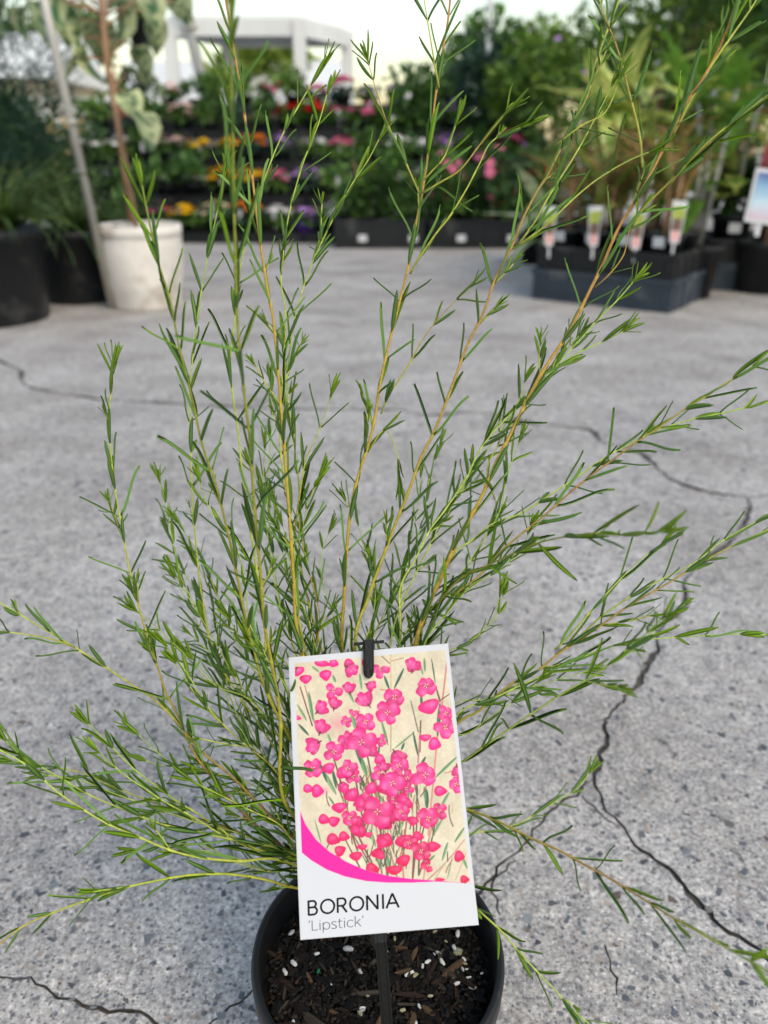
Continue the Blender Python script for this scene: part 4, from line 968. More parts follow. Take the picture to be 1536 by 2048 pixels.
for si, (px, z0, z1, rad, style, dens) in enumerate(ST):
    n = len(px)
    seg = [0]
    for a, b_ in zip(px[:-1], px[1:]): seg.append(seg[-1] + math.hypot(b_[0] - a[0], b_[1] - a[1]))
    pts = [unproj(q[0], q[1], z0 + (z1 - z0) * s / seg[-1]) for q, s in zip(px, seg)]
    isbranch = (37 <= si <= 50) or si in (7, 10, 18, 21, 28, 29)
    if not isbranch:
        a = rl.uniform(0, 6.28); dd = pts[0] - Vector((0, 0, SZ)); dd.z = 0
        base = Vector((math.cos(a) * .006 - .004, math.sin(a) * .004 + .034, SZ - .002)) + (dd.normalized() * .004)
        midp = base.lerp(pts[0], .5); midp.z = max(midp.z, base.z + (pts[0].z - base.z) * .6) if pts[0].z - base.z > .05 else max(midp.z, .134)
        pts = [base, midp] + pts
    path = spline(pts, .0025)
    tot = [0]
    for a, b_ in zip(path[:-1], path[1:]): tot.append(tot[-1] + (b_ - a).length)
    Lt = tot[-1]; pts_, T, N = frames(path)
    # nodes
    step = .0190 * (.85 + .3 * rl.random()); s = (.055 if not isbranch else .006) + rl.random() * .01; nodes = []
    while s < Lt - .004: nodes.append(s); s += step * (1.18 - .5 * (s / Lt) ** 2) * rl.uniform(.85, 1.15)
    radii = []; cols = []; cs = CST[style]
    for i, sv in enumerate(tot):
        t = sv / Lt; r = rad * .001 * (1 - .62 * t)
        for q in nodes:
            d = abs(sv - q)
            if d < .003: r *= 1 + .28 * (1 - d / .003)
        radii.append(r * 1.08); x = t * 4; k = min(3, int(x)); cc = cs[k] * (1 - x + k) + cs[k + 1] * (x - k)
        near = min([abs(sv - q) for q in nodes] or [1]); cols.append(cc * (1.15 if near < .002 else 1))
    sm = MB(); sm.tube(path, radii, 7, np.array(cols))
    phase = rl.uniform(0, 3.14)
    for j, q in enumerate(nodes):
        i = min(range(len(tot)), key=lambda k_: abs(tot[k_] - q)); p = path[i]; t_ = T[i]; n_ = N[i]; b_ = t_.cross(n_)
        a0 = phase + j * math.pi / 2 + rl.gauss(0, .2); t = q / Lt
        if proj(p)[2] < .2: continue
        for sgn in (0, math.pi):
            if rl.random() < .04: continue
            a = a0 + sgn + rl.gauss(0, .12); rd = n_ * math.cos(a) + b_ * math.sin(a)
            ang = rl.gauss(.60, .25) * (1.0 if t < .8 else .75)
            L = .0280 * dens * rl.uniform(.62, 1.22) * (1 if t < .75 else 1 - (t - .75) * 1.3)
            mn = 'leaf_young' if (t > .93 or rl.random() < .07) else ('leaf_mid' if (t > .6 and rl.random() < .6) or rl.random() < .25 else 'leaf_dark')
            add_leaf(si, p + rd * rad * .0006, t_, rd, ang, L, .00222 * rl.uniform(.72, 1.2) * (.8 + .2 * dens), mn)
            # axillary shoots
            if rl.random() < (.13 if t > .15 else .06) and rad > .5 and t < .93:
                sd_ = (t_ * math.cos(.55) + rd * math.sin(.55)).normalized(); sl = rl.uniform(.004, .028) * (1 if rl.random() < .5 else .5)
                e = p + sd_ * sl + Vector((0, 0, .1)) * sl; ax_ = spline([p, p.lerp(e, .5) + rd * .0006, e], .004)
                c1 = cs[2] * .5 + CST['pale'][3] * .5
                sm.tube(ax_, [.00042] * (len(ax_) - 1) + [.0003], 5, np.array([c1] * len(ax_)))
                n2 = sd_.cross(rd).normalized() if sd_.cross(rd).length > .01 else n_
                kk = int(sl / .009)
                for u in range(kk):
                    pp = p.lerp(e, (u + 1) / (kk + 1)); a2 = rl.uniform(0, 3.14)
                    for s2 in (0, math.pi):
                        r2 = n2 * math.cos(a2 + s2) + sd_.cross(n2) * math.sin(a2 + s2); add_leaf(si, pp, sd_, r2, .6, .0115 * rl.uniform(.8, 1.2), .0016, 'leaf_mid')
                tipcluster(si, e, sd_, n2, .85 if sl > .012 else .6)
    tipcluster(si, path[-1], T[-1], N[-1], 1.25)
    stem_meshes.append(sm.me('stem', M['stem'], True))
stems = [link('stem', me_, plant) for me_ in stem_meshes]
order = sorted(range(len(leaves)), key=lambda i: -leaves[i][7])
single = set(order[:300])
mats_ = ['leaf_dark', 'leaf_mid', 'leaf_young']
av, af, am, n0 = [], [], [], 0
for i, (si, c0_, c1_, c2_, p, tm, mn, _) in enumerate(leaves):
    if i in single:
        mtx = Matrix.Identity(4)
        for r_i in range(3): mtx[r_i][0], mtx[r_i][1], mtx[r_i][2], mtx[r_i][3] = c0_[r_i], c1_[r_i], c2_[r_i], p[r_i]
        o = link('leaf', leaf_me[(tm, mn)], stems[si]); o.matrix_basis = mtx
    else:
        A = np.array([c0_, c1_, c2_]); tv, tf, tmi = TMPL[tm]
        av.append(tv @ A + np.array(p)); k = mats_.index(mn)
        for q, m2 in zip(tf, tmi): af.append(tuple(x + n0 for x in q)); am.append(k if m2 == 0 else (3 if k < 2 else 1))
        n0 += len(tv)
print('LEAVES', len(leaves))
link('leaf_mass', mesh('leaf_mass', np.concatenate(av), af, [M['leaf_dark'], M['leaf_mid'], M['leaf_young'], M['leaf_blue']], midx=am, smooth=True), plant, kind='stuff')

# ------------------------------------------------------------------ the picture label
cpx = dict(TL=(573, 1315.5), TR=(892.3, 1287), BR=(957.5, 1850), BL=(600.6, 1880))
ray = {k: np.array([(q[0] - 768) / F, (q[1] - 1024) / F, 1.0]) for k, q in cpx.items()}
zb = .372
A = np.stack([ray['TL'], -ray['TR'], ray['BR']], 1); zz = np.linalg.solve(A, ray['BL'] * zb)   # TL - TR + BR = BL
dep = dict(TL=zz[0], TR=zz[1], BR=zz[2], BL=zb)
C3 = {k: unproj(*cpx[k], dep[k]) for k in cpx}
print('LABEL depths', dep, 'W', (C3['BR'] - C3['BL']).length, 'H', (C3['TL'] - C3['BL']).length)
Lu = (C3['BR'] - C3['BL']); Lv = (C3['TL'] - C3['BL']); LW, LH = Lu.length, Lv.length
eu = Lu.normalized(); ev = (Lv - eu * Lv.dot(eu)).normalized(); en = eu.cross(ev)
LM = Matrix(((eu.x, ev.x, en.x, C3['BL'].x), (eu.y, ev.y, en.y, C3['BL'].y), (eu.z, ev.z, en.z, C3['BL'].z), (0, 0, 0, 1)))
label = thing('plant_label', 'white picture label with pink flowers reading BORONIA, clipped to a black stake in the pot', 'plant label')
label.matrix_basis = LM
# homography from label metres to the coordinates of the close-up drawing (1365 x 2048)
corners_m = [(0, LH), (LW, LH), (LW, 0), (0, 0)]; corners_d = [(42, 148), (1080, 55), (1292, 1885), (132, 1982)]
def homog(src, dst):
    A = []; b = []
    for (x, y), (u, v) in zip(src, dst):
        A.append([x, y, 1, 0, 0, 0, -u * x, -u * y]); b.append(u); A.append([0, 0, 0, x, y, 1, -v * x, -v * y]); b.append(v)
    h = np.linalg.solve(np.array(A), np.array(b)); return np.append(h, 1).reshape(3, 3)
Hm = homog(corners_m, corners_d); Hi = np.linalg.inv(Hm)
def d2m(x, y):
    q = Hi @ np.array([x, y, 1.0]); return q[0] / q[2], q[1] / q[2]
m = MB(); m.box((LW / 2, LH / 2, -.0004), (LW, LH, .0006)); link('card', m.me('card', M['white_label']), label)
NX, NY = 330, 540
gx, gy = np.meshgrid(np.linspace(.0004, LW - .0004, NX), np.linspace(.0004, LH - .0004, NY))
q = Hm @ np.stack([gx.ravel(), gy.ravel(), np.ones(NX * NY)]); X, Y = q[0] / q[2], q[1] / q[2]
WHITE = np.array((.60, .61, .635)); Cc = np.tile(WHITE, (NX * NY, 1))
def vnoise(x, y, s, seed):
    r = np.random.default_rng(seed); g = r.random((64, 64)); x = x / s; y = y / s
    i, j = np.floor(x).astype(int), np.floor(y).astype(int); u, v = x - i, y - j; u = u * u * (3 - 2 * u); v = v * v * (3 - 2 * v)
    return (g[i % 64, j % 64] * (1 - u) + g[(i + 1) % 64, j % 64] * u) * (1 - v) + (g[i % 64, (j + 1) % 64] * (1 - u) + g[(i + 1) % 64, (j + 1) % 64] * u) * v
def blend(mask, col):
    global Cc
    Cc[:] = Cc * (1 - mask[:, None]) + col * mask[:, None]
swt = np.array([(122, 1135), (160, 1230), (230, 1330), (320, 1410), (430, 1475), (560, 1530), (700, 1565), (850, 1585), (1000, 1597), (1130, 1606), (1240, 1612)])
swb = np.array([(122, 1400), (138, 1415), (200, 1465), (300, 1525), (420, 1570), (560, 1600), (700, 1610), (850, 1610), (1000, 1603), (1130, 1607), (1240, 1618)])
yt = np.interp(X, swt[:, 0], swt[:, 1]); yb_ = np.interp(X, swb[:, 0], swb[:, 1])
xl_ = 82 + (Y - 185) * (138 - 82) / (1415 - 185); xr_ = 1060 + (Y - 97) * (1237 - 1060) / (1617 - 97); ytop = 185 + (X - 82) * (97 - 185) / (1060 - 82)
sm_ = lambda d: np.clip(d / 3 + .5, 0, 1)
inx = sm_(X - xl_) * sm_(xr_ - X) * sm_(Y - ytop)
pic = inx * sm_(yt - Y)
nz = vnoise(X, Y, 90, 1) * .6 + vnoise(X, Y, 30, 2) * .3 + vnoise(X, Y, 8, 3) * .1
paper = np.array((.62, .53, .38)) * (.90 + .24 * nz[:, None]) + np.array((.02, .03, .04)) * nz[:, None]
blend(pic, paper)
K = Cc.copy()
def bbox(x0, y0, x1, y1): return np.nonzero((X > x0) & (X < x1) & (Y > y0) & (Y < y1))[0]
def paint(idx, mk, col):
    Cc[idx] = Cc[idx] * (1 - mk[:, None]) + col * mk[:, None]
def line(x0, y0, x1, y1, w0, w1, col, bow=0):
    pts = [(x0 + (x1 - x0) * t - (y1 - y0) * bow * 4 * t * (1 - t), y0 + (y1 - y0) * t + (x1 - x0) * bow * 4 * t * (1 - t), t) for t in np.linspace(0, 1, 6)]
    for (a, b, t0), (c, d, t1) in zip(pts[:-1], pts[1:]):
        ix = bbox(min(a, c) - 12, min(b, d) - 12, max(a, c) + 12, max(b, d) + 12)
        if not len(ix): continue
        px_, py_ = X[ix] - a, Y[ix] - b; dx, dy = c - a, d - b; l2 = dx * dx + dy * dy + 1e-6
        t = np.clip((px_ * dx + py_ * dy) / l2, 0, 1); dist = np.hypot(px_ - t * dx, py_ - t * dy); w = w0 + (w1 - w0) * (t0 + (t1 - t0) * t)
        paint(ix, np.clip((w - dist) / 2.5 + .5, 0, 1), np.array(col))
def pleaf(x0, y0, x1, y1, w, col):
    ix = bbox(min(x0, x1) - 20, min(y0, y1) - 20, max(x0, x1) + 20, max(y0, y1) + 20)
    if not len(ix): return
    dx, dy = x1 - x0, y1 - y0; L = math.hypot(dx, dy); u = ((X[ix] - x0) * dx + (Y[ix] - y0) * dy) / L / L; vv = ((X[ix] - x0) * -dy + (Y[ix] - y0) * dx) / L
    ww = w * np.sqrt(np.clip(np.sin(np.clip(u, 0, 1) * math.pi), 0, 1)); paint(ix, np.clip((ww - np.abs(vv)) / 2.5 + .5, 0, 1) * ((u > 0) & (u < 1)), np.array(col) * (1 + .35 * np.sign(vv)[:, None] * .5))
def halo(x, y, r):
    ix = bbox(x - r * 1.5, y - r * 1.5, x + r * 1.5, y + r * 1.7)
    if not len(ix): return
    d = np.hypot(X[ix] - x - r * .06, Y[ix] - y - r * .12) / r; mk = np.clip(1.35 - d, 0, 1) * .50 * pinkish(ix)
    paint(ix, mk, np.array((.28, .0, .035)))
def pinkish(ix):
    c = Cc[ix]; return np.clip((c[:, 0] - c[:, 1] * 2.2) * 3, 0, 1)
def petal(cx, cy, ang, L, w, base, lite, edge):
    ix = bbox(cx - L * 1.2, cy - L * 1.2, cx + L * 1.2, cy + L * 1.2)
    if not len(ix): return
    ca, sa = math.cos(ang), math.sin(ang); u = ((X[ix] - cx) * ca + (Y[ix] - cy) * sa) / L; v = (-(X[ix] - cx) * sa + (Y[ix] - cy) * ca) / w
    t = np.clip(u, 0, 1); wid = 1.34 * (t * .97 + .015) ** .50 * (1 - t * .985) ** .42 * (1 + .05 * np.sin(u * 11 + cx))
    d = (wid - np.abs(v)); mk = np.clip(d * w / 2.5 + .5, 0, 1) * (u > 0) * np.clip((1.0 - u) * L / 2.5, 0, 1)
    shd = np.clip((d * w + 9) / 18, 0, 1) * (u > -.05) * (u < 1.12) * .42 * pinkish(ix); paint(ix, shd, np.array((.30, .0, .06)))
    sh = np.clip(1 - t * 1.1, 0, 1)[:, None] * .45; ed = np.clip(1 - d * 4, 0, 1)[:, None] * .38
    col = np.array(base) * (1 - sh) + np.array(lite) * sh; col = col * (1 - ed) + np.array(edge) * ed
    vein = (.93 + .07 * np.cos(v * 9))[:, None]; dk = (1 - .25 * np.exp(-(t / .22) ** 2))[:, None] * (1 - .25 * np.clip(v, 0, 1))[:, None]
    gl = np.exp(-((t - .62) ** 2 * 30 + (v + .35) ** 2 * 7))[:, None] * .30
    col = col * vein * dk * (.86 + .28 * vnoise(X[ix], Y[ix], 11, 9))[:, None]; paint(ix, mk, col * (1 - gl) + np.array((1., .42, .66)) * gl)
PK, LT, DK = (.90, .015, .22), (1.0, .22, .52), (.50, .003, .07)
rq = random.Random(5)
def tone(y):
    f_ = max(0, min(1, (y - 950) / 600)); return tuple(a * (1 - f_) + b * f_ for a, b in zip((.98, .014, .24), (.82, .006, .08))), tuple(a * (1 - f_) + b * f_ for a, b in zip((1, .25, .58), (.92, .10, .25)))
def openf(x, y, r, rot=None, np_=4, squash=1):
    halo(x, y, r * 1.05); r *= .93
    if rq.random() < .38 and r < 75:
        b, l = tone(y); dr = rq.choice((-1.57, -1.2, -2.0, .4, 2.7, -.6, 1.2)) + rq.uniform(-.3, .3); bx2, by2 = x - math.cos(dr) * r * .55, y - math.sin(dr) * r * .55
        for q, (o, ll, ww) in enumerate(((-.55, 1.35, .46), (.6, 1.3, .46), (-.1, 1.45, .56), (.25, 1.2, .40))):
            br = (.72, .78, 1.05, .95)[q] * rq.uniform(.9, 1.05); petal(bx2, by2, dr + o, r * ll, r * ww, tuple(k * br for k in b), tuple(k * br for k in l), DK)
        line(bx2 - math.cos(dr) * r * .25, by2 - math.sin(dr) * r * .25, bx2 + math.cos(dr) * r * .12, by2 + math.sin(dr) * r * .12, 3, 8, (.22, .03, .05))
        return
    b, l = tone(y); rot = rq.uniform(0, 1.57) if rot is None else rot; tl = rq.uniform(0, 6.28); sq = rq.uniform(0, .42)
    for k in (0, 2, 1, 3)[:np_]:
        a = rot + k * math.pi / 2 + rq.uniform(-.22, .22); fs = 1 - sq * (.5 + .5 * math.cos(a - tl)) * 1.1; br = rq.uniform(.82, 1.1)
        petal(x, y, a, r * rq.uniform(.98, 1.22) * fs, r * rq.uniform(.58, .76), tuple(q * br for q in b), tuple(q * br for q in l), DK)
    for k in range(9):
        a = k * .7 + rot; line(x + math.cos(a) * r * .1, y + math.sin(a) * r * .1, x + math.cos(a) * r * .2, y + math.sin(a) * r * .2, 2.2, 1.5, (.85, .62, .35) if k % 2 else (.35, .02, .06))
    ix = bbox(x - 8, y - 8, x + 8, y + 8)
    if len(ix): paint(ix, np.clip((6 - np.hypot(X[ix] - x, Y[ix] - y)) / 3, 0, 1), np.array((.45, .08, .08)))
def bud(x, y, rx, ry, rot=0):
    halo(x, y, (rx + ry) * .52); b, l = tone(y); br = rq.uniform(.8, 1.08); b = tuple(q * br for q in b); rx *= .92; ry *= .92; ix = bbox(x - rx * 1.5 - 5, y - ry * 1.5 - 5, x + rx * 1.5 + 5, y + ry * 1.5 + 5)
    if not len(ix): return
    ca, sa = math.cos(rot), math.sin(rot); u = ((X[ix] - x) * ca + (Y[ix] - y) * sa) / rx; v = (-(X[ix] - x) * sa + (Y[ix] - y) * ca) / ry
    d = 1 - np.sqrt(u * u + (v / np.clip(1 - .38 * u, .3, 2)) ** 2 + .3 * np.clip(u, 0, 1) * np.abs(v)); mk = np.clip(d * min(rx, ry) / 2.5 + .5, 0, 1)
    hl = np.exp(-((u + .3) ** 2 + (v + .25) ** 2) * 4)[:, None] * .55; sh = np.clip(1 - d * 2.2, 0, 1)[:, None] * .55; seam = np.exp(-((v - .25 * u) * 9) ** 2)[:, None] * .35
    col = np.array(b) * (1 - hl) + np.array(l) * hl; col = col * (1 - sh) + np.array(DK) * sh; col = col * (1 - seam) + np.array(DK) * seam; paint(ix, mk, col)
for k in range(34):
    x, y, r = rq.gauss(640, 230), rq.gauss(950, 330), rq.uniform(22, 60); ix = bbox(x - 2 * r, y - 2 * r, x + 2 * r, y + 2 * r)
    if len(ix): paint(ix, np.exp(-(((X[ix] - x) ** 2 + (Y[ix] - y) ** 2) / r ** 2)) * rq.uniform(.15, .5), np.array(rq.choice(((.75, .12, .28), (.30, .36, .20), (.85, .80, .62), (.40, .36, .24)))))
BR1, BR2, GR1, GR2, GR3 = (.18, .07, .05), (.50, .20, .14), (.12, .26, .12), (.05, .12, .07), (.35, .42, .22)
# printed stems
line(1075, 160, 1040, 480, 5, 6, (.55, .20, .17)); line(1030, 480, 960, 1300, 6, 6, (.62, .25, .20)); line(705, 110, 712, 420, 4, 4, (.55, .42, .22)); line(712, 560, 712, 760, 4, 4, (.45, .30, .16))
line(455, 270, 540, 640, 4, 5, (.62, .42, .30)); line(120, 340, 200, 590, 4, 5, BR1); line(150, 330, 215, 570, 4, 5, (.45, .22, .18)); line(700, 1590, 500, 760, 8, 4, BR1, .03); line(760, 1580, 560, 850, 6, 4, (.42, .24, .12)); line(640, 1560, 330, 860, 7, 4, BR1, -.03)
line(860, 1580, 880, 950, 6, 4, BR1, .02); line(800, 1580, 760, 900, 6, 4, BR2); line(600, 1520, 400, 1180, 6, 3, BR1); line(900, 1560, 1000, 1100, 6, 4, BR1, .03); line(930, 1590, 980, 1230, 5, 4, (.55, .25, .18)); line(520, 1520, 420, 1330, 6, 4, BR1)
line(960, 1590, 1195, 1330, 5, 3, (.55, .22, .18), .03); line(1000, 1590, 1080, 1470, 4, 3, GR3); line(1140, 1590, 1205, 1420, 4, 3, (.6, .35, .25)); line(900, 760, 905, 560, 6, 5, BR1); line(890, 830, 900, 640, 6, 5, (.5, .22, .2)); line(870, 980, 900, 1120, 4, 4, BR1)
line(1000, 930, 1140, 800, 4, 4, GR3); line(1130, 880, 1060, 900, 4, 3, BR2); line(1000, 330, 1030, 430, 4, 7, BR1); line(1090, 385, 1040, 420, 3, 4, BR1); line(640, 355, 705, 360, 3, 3, BR2); line(650, 140, 700, 185, 3, 3, BR1); line(712, 170, 790, 150, 3, 3, BR2); line(840, 430, 890, 630, 3, 4, (.1, .1, .08))
for a in [(340, 800, 450, 1230), (480, 900, 560, 1300), (540, 700, 600, 1000), (420, 1100, 500, 1400), (620, 1250, 660, 1560), (700, 900, 760, 1300), (830, 900, 790, 1400), (850, 1100, 860, 1560), (930, 1250, 900, 1560), (1010, 1180, 940, 1500)]:
    line(*a, 5, 6, rq.choice((BR1, (.10, .09, .05), (.3, .14, .08))), rq.uniform(-.04, .04))
for (x0, y0, x1, y1, w) in [(175, 370, 205, 560, 11), (100, 450, 165, 560, 9), (110, 580, 180, 655, 9), (195, 205, 245, 245, 8), (415, 330, 470, 440, 9), (450, 500, 495, 640, 14), (650, 560, 695, 720, 9), (795, 215, 730, 350, 9), (665, 265, 700, 355, 9), (870, 628, 730, 742, 7), (800, 700, 780, 750, 8),
    (855, 625, 890, 790, 8), (905, 380, 915, 500, 9), (925, 150, 930, 240, 8), (900, 200, 918, 260, 8), (972, 150, 1000, 320, 5), (1030, 440, 1015, 660, 12), (1000, 930, 1145, 790, 9), (945, 1000, 950, 1130, 14), (930, 985, 940, 1080, 9), (1040, 1120, 1095, 1020, 10), (510, 910, 560, 1030, 12), (270, 880, 360, 1040, 14),
    (240, 810, 300, 960, 10), (310, 1050, 350, 1110, 7), (590, 890, 640, 1040, 10), (600, 1000, 700, 1130, 12), (220, 1200, 265, 1360, 5), (575, 1260, 620, 1380, 12), (500, 760, 560, 920, 16), (470, 680, 520, 840, 12), (620, 870, 640, 700, 7), (650, 780, 690, 870, 8), (830, 985, 850, 1060, 9), (810, 1000, 790, 1080, 8), (430, 1480, 520, 1530, 8),
    (1050, 1470, 1088, 1345, 9), (1085, 1590, 1118, 1440, 5), (1130, 1350, 1195, 1250, 8), (1180, 1440, 1215, 1520, 9), (1005, 1430, 930, 1500, 9), (680, 1400, 720, 1560, 13), (760, 1300, 800, 1200, 11), (660, 1530, 620, 1420, 12), (300, 640, 330, 720, 8), (505, 250, 520, 360, 8), (330, 260, 350, 310, 9), (330, 860, 360, 1000, 10), (740, 1100, 800, 960, 9), (440, 1150, 520, 1260, 10), (980, 1320, 1060, 1180, 8), (1010, 1250, 1030, 1180, 7), (940, 790, 900, 860, 9)]:
    pleaf(x0, y0, x1, y1, w, rq.choice((GR1, GR2, (.16, .30, .15), (.22, .32, .16))))
# dark tangle low in the bunch
for k in range(110):
    x = rq.gauss(690, 150); y = rq.uniform(1000, 1560); line(x, y, x + rq.uniform(-40, 40), y - rq.uniform(60, 150), 4, 3, rq.choice((BR1, (.08, .08, .05), GR2, (.35, .15, .08), (.5, .42, .25))), rq.uniform(-.1, .1))
pic_buds = [(285, 265, 40, 42, 1.4), (155, 290, 33, 42, 1.5), (265, 185, 60, 26, .2), (340, 185, 34, 30, .3), (440, 190, 40, 36, .2), (555, 180, 40, 30, .2), (95, 240, 34, 60, 1.4), (110, 540, 24, 16, .3), (310, 870, 40, 45, 1.2), (435, 890, 46, 48, .3), (400, 900, 44, 40, .2), (240, 1015, 44, 46, .1), (180, 1000, 40, 30, .2), (460, 1045, 47, 53, 1.0), (380, 1125, 38, 52, 1.4), (285, 1200, 44, 35, .3), (350, 1210, 42, 36, -.4),
    (345, 1330, 50, 40, .3), (415, 1310, 40, 34, .2), (390, 1400, 42, 36, -.5), (515, 1280, 46, 48, 1), (490, 1440, 34, 45, 1.4), (600, 1520, 50, 38, .2), (630, 1420, 36, 42, 1), (690, 1340, 46, 52, .5), (795, 1345, 46, 52, 1.1), (1000, 1375, 48, 36, -.1), (1165, 1440, 38, 40, .2), (1040, 1015, 48, 36, .05), (960, 470, 52, 74, 1.2), (1000, 710, 46, 46, .3), (935, 670, 26, 44, 1.5), (800, 1470, 42, 50, 1.2), (1200, 1590, 34, 30, 0), (895, 1310, 42, 34, .2), (740, 1530, 34, 60, 1.5), (690, 1230, 46, 48, .8), (530, 1380, 22, 36, 1.5), (820, 1100, 44, 46, .3), (570, 1300, 20, 30, 1.4), (730, 1190, 38, 36, .2), (1040, 1590, 36, 14, 0), (660, 1000, 36, 46, 1.2), (370, 1450, 24, 20, 0), (590, 1000, 40, 46, .7)]
opens_back = [(340, 360, 66), (440, 350, 58), (345, 450, 62), (575, 330, 50), (640, 220, 62), (420, 560, 42), (440, 650, 60), (430, 690, 60), (345, 760, 72), (400, 980, 50), (650, 690, 44), (470, 920, 55), (590, 760, 58), (640, 900, 60), (540, 1060, 60), (820, 930, 60), (1150, 880, 60), (1140, 970, 66), (700, 940, 55), (520, 1110, 60), (1030, 1145, 58), (960, 1500, 50), (620, 1200, 66), (1070, 510, 62), (470, 500, 36), (730, 1090, 50), (660, 1330, 50), (850, 190, 60), (780, 1160, 60)]
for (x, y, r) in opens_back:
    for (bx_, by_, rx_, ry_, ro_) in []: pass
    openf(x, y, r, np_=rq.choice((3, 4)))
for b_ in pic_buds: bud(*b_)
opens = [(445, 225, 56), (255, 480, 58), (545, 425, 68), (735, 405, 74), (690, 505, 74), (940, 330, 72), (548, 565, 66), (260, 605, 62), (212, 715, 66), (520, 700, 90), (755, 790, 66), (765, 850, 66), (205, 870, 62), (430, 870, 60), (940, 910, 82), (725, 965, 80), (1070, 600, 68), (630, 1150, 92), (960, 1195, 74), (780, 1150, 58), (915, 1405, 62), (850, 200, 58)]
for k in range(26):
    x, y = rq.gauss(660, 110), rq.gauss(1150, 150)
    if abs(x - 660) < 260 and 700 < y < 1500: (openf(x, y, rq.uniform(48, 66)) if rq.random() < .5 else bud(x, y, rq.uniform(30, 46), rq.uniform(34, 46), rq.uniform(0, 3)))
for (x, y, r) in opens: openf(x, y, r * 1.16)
# restore everything outside the picture, then the pink sweep
Cc *= (.90 + .20 * (vnoise(X, Y, 6, 21) * .5 + vnoise(X, Y, 17, 22) * .5))[:, None]
mpic = (inx * sm_(yt - Y))[:, None]; mpic2 = np.maximum(mpic, (inx * ((X > 1150) & (Y > 1550) & (Y < yb_)))[:, None])
Cc = K * (1 - mpic2) + Cc * mpic2
blend(inx * sm_(Y - yt + 1) * sm_(yb_ - Y) * (1 - mpic2[:, 0]), np.array((.88, .008, .30)))
blend((inx * sm_(Y - yt + 1) * sm_(yb_ - Y) * ((X > 860) & (X < 1165))), np.array((.80, .02, .30)))
v = np.stack([gx.ravel(), gy.ravel(), np.full(NX * NY, .00003)], 1)
ii = (np.arange(NY - 1)[:, None] * NX + np.arange(NX - 1)[None, :]).ravel()
fq = np.stack([ii, ii + 1, ii + NX + 1, ii + NX], 1)
link('printed_picture', mesh('printed_picture', v, fq, M['attr_smooth'], Cc), label)
# lettering: strokes drawn in the close-up coordinates along the base line of the words
M['ink'] = mat('ink_black', (.006, .006, .007), .6, .15); M['ink_grey'] = mat('ink_grey', (.085, .075, .10), .6, .15)
def stroke(mb_, pts, w, closed=False):
    P = [np.array(p, float) for p in pts]; n = len(P); v = []
    for i in range(n):
        a = P[(i - 1) % n] if (closed or i > 0) else P[i]; b = P[(i + 1) % n] if (closed or i < n - 1) else P[i]
        d0 = P[i] - a if np.any(P[i] != a) else b - P[i]; d1 = b - P[i] if np.any(P[i] != b) else P[i] - a
        d0 = d0 / (np.linalg.norm(d0) + 1e-9); d1 = d1 / (np.linalg.norm(d1) + 1e-9); t = d0 + d1; t = t / (np.linalg.norm(t) + 1e-9); nn = np.array([-t[1], t[0]])
        k = 1 / max(.45, abs(np.dot(nn, [-d0[1], d0[0]]))); v += [P[i] + nn * w / 2 * k, P[i] - nn * w / 2 * k]
    f = []
    for i in range(n if closed else n - 1): a, b = 2 * i, 2 * ((i + 1) % n); f.append((a, a + 1, b + 1, b))
    return v, f
def arc(cx, cy, rx, ry, a0, a1, n=18): return [(cx + rx * math.cos(R(a0 + (a1 - a0) * i / n)), cy + ry * math.sin(R(a0 + (a1 - a0) * i / n))) for i in range(n + 1)]
def word(text, x0, y0, x1, y1, cap, wt, m_, glyphs, name):
    """lay glyphs (unit: cap height 1) between the two base-line points, drawing coordinates, then onto the label plane"""
    tot_ = sum(glyphs[c][0] for c in text); sc = math.hypot(x1 - x0, y1 - y0) / tot_; ux, uy = (x1 - x0) / (tot_ * sc), (y1 - y0) / (tot_ * sc); pen = 0
    layer = 0
    for ch in text:
        adv, strokes_ = glyphs[ch]; g = MB()
        for st in strokes_:
            cl = st[0] == 'c'; pts = st[1:] if cl else st
            vv, ff = stroke(g, pts, wt, cl); layer = (layer + 1) % 4; o = []
            for p in vv:
                X_, Y_ = pen + p[0], p[1]
                dx_ = x0 + ux * X_ * sc + uy * Y_ * cap * 1.0 * .12; dy_ = y0 + uy * X_ * sc - Y_ * cap
                mx_, my_ = d2m(dx_ + (Y_ * cap) * -.02, dy_); o.append((mx_, my_, .00006 + layer * .000008))
            g.add(o, ff)
        if g.v: link('letter', g.me(name, m_), label)
        pen += adv
cap_g = {
 'B': (.80, [[(.10, 0), (.10, 1)], [(.10, .96), (.38, .96)] + arc(.38, .745, .2, .215, 90, -90) + [(.10, .53)], [(.10, .53), (.42, .53)] + arc(.42, .285, .22, .245, 90, -90) + [(.10, .04)]]),
 'O': (1.08, [['c'] + arc(.53, .5, .43, .46, 0, 340, 30)]),
 'R': (.80, [[(.10, 0), (.10, 1)], [(.10, .96), (.38, .96)] + arc(.38, .71, .24, .25, 90, -90) + [(.10, .46)], [(.38, .46), (.68, 0)]]),
 'N': (.98, [[(.12, 0), (.12, 1)], [(.12, .98), (.80, .02)], [(.80, 0), (.80, 1)]]),
 'I': (.36, [[(.17, 0), (.17, 1)]]),
 'A': (.86, [[(.02, 0), (.42, .99)], [(.42, .99), (.82, 0)], [(.17, .33), (.67, .33)]])}
word('BORONIA', 176, 1824, 775, 1770, 96, .135, M['ink'], cap_g, 'letter')
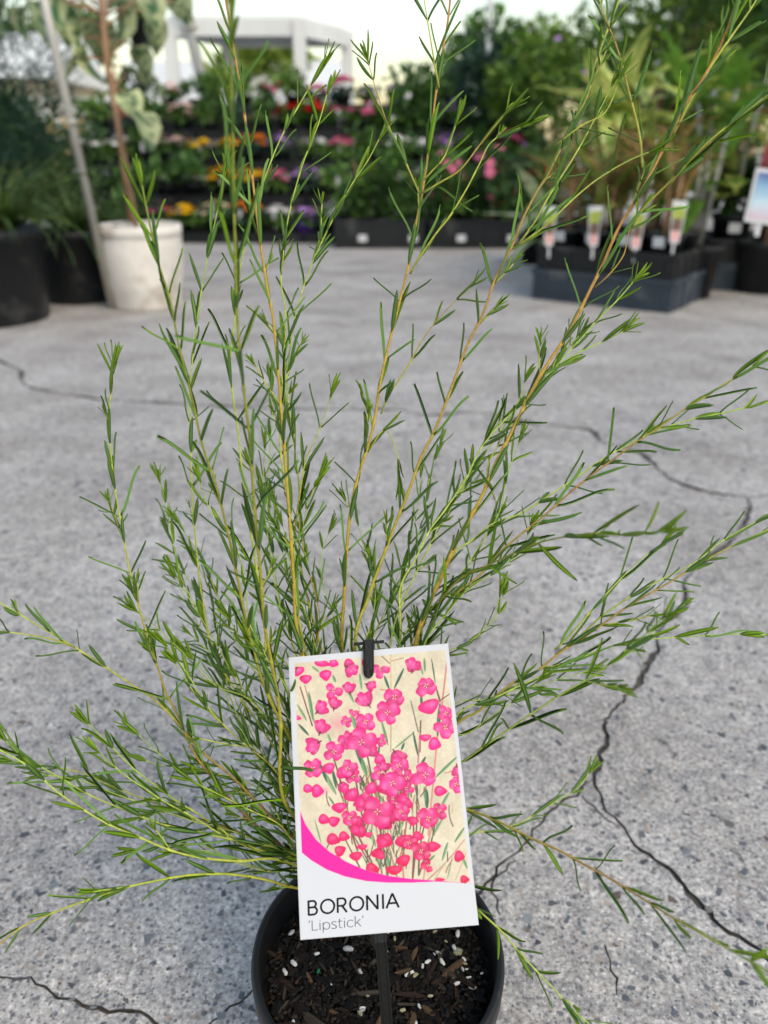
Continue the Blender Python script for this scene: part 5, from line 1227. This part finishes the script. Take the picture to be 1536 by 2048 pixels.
low_g = {
 "'": (.22, [[(.13, 1.02), (.13, .90), (.07, .80)]]),
 'L': (.58, [[(.10, 1), (.10, .03), (.55, .03)]]),
 'i': (.24, [[(.11, 0), (.11, .70)], [(.11, .88), (.11, .96)]]),
 'p': (.68, [[(.10, -.28), (.10, .70)], ['c'] + arc(.35, .35, .25, .35, 0, 340, 20)]),
 's': (.50, [[(.42, .60), (.34, .68), (.20, .70), (.10, .64), (.08, .53), (.16, .42), (.32, .33), (.42, .23), (.40, .09), (.28, .01), (.14, .01), (.05, .10)]]),
 't': (.42, [[(.16, .92), (.16, .14), (.22, .03), (.36, .02)], [(.02, .68), (.36, .68)]]),
 'c': (.58, [arc(.33, .35, .26, .34, 45, 315, 20)]),
 'k': (.56, [[(.10, 0), (.10, 1.05)], [(.48, .70), (.10, .28)], [(.24, .43), (.52, 0)]])}
word("'Lipstick'", 182, 1924, 548, 1890, 66, .065, M['ink_grey'], low_g, 'letter')
# black clip over the top edge and the stake behind the card
cu, cv = d2m(565, 64); cu2, cv2 = d2m(566, 285)
cw = LW * 70 / 1060
m = MB()
prof = [(-.5, 0), (-.5, .0022), (-.3, .0034), (.3, .0034), (.5, .0022), (.5, 0)]
rows_ = []
hh = cv - cv2
for t_ in [0, .04, .5, .8, .9, .96, 1.0]:
    w_ = cw * (1 if t_ <= .8 else math.sqrt(max(.02, 1 - ((t_ - .8) / .2) ** 2))); y_ = cv + .0015 - (hh + .0015) * t_
    rows_.append([(cu + (cu2 - cu) * t_ + a * w_, y_, .00012 + b_ * (1 if t_ < .9 else .75)) for a, b_ in prof])
v = [p for r_ in rows_ for p in r_]; f = []
for i in range(len(rows_) - 1):
    for k in range(5): a = i * 6 + k; f.append((a, a + 6, a + 7, a + 1))
f.append((0, 1, 2, 3, 4, 5)); f.append(tuple(36 + k for k in range(5, -1, -1)))
m.add(v, f); m.box((cu, cv + .0018, -.0012), (cw * 1.05, .0012, .0075)); m.box((cu2, (cv + cv2) / 2 - .004, .0038), (cw * .22, hh * .55, .0008)); link('clip', m.me('clip', M['stake']), label)
# stake: from clip behind the card down into the mix
b0 = unproj(776, 2075, .383); 
inv = LM.inverted(); bl = inv @ b0; tl = Vector((cu, cv + .0005, -.0035)); m = MB()
ml = inv @ unproj(762, 1885, .378); 
for off, w_ in ((0, .0058), ):
    P = [tl, tl.lerp(ml, .5) + Vector((0, 0, -.0015)), ml, bl, bl + (bl - ml) * .5]
    pr = [(-.5, -.3), (-.5, .3), (-.32, .3), (-.28, .12), (.28, .12), (.32, .3), (.5, .3), (.5, -.3)]
    v = []
    for p in P: v += [(p.x + a * w_, p.y, p.z + b_ * .0030) for a, b_ in pr]
    f = []
    for i in range(len(P) - 1):
        for k in range(8): k2 = (k + 1) % 8; f.append((i * 8 + k, i * 8 + k2, (i + 1) * 8 + k2, (i + 1) * 8 + k))
    m.add(v, f)
m.box((cu, cv - .004, -.0035), (cw * 2.9, .0035, .0015)); m.box((cu - cw * .0, cv + .0015, -.0032), (cw * 2.9, .0012, .003))
link('stake', m.me('stake', M['stake']), label)
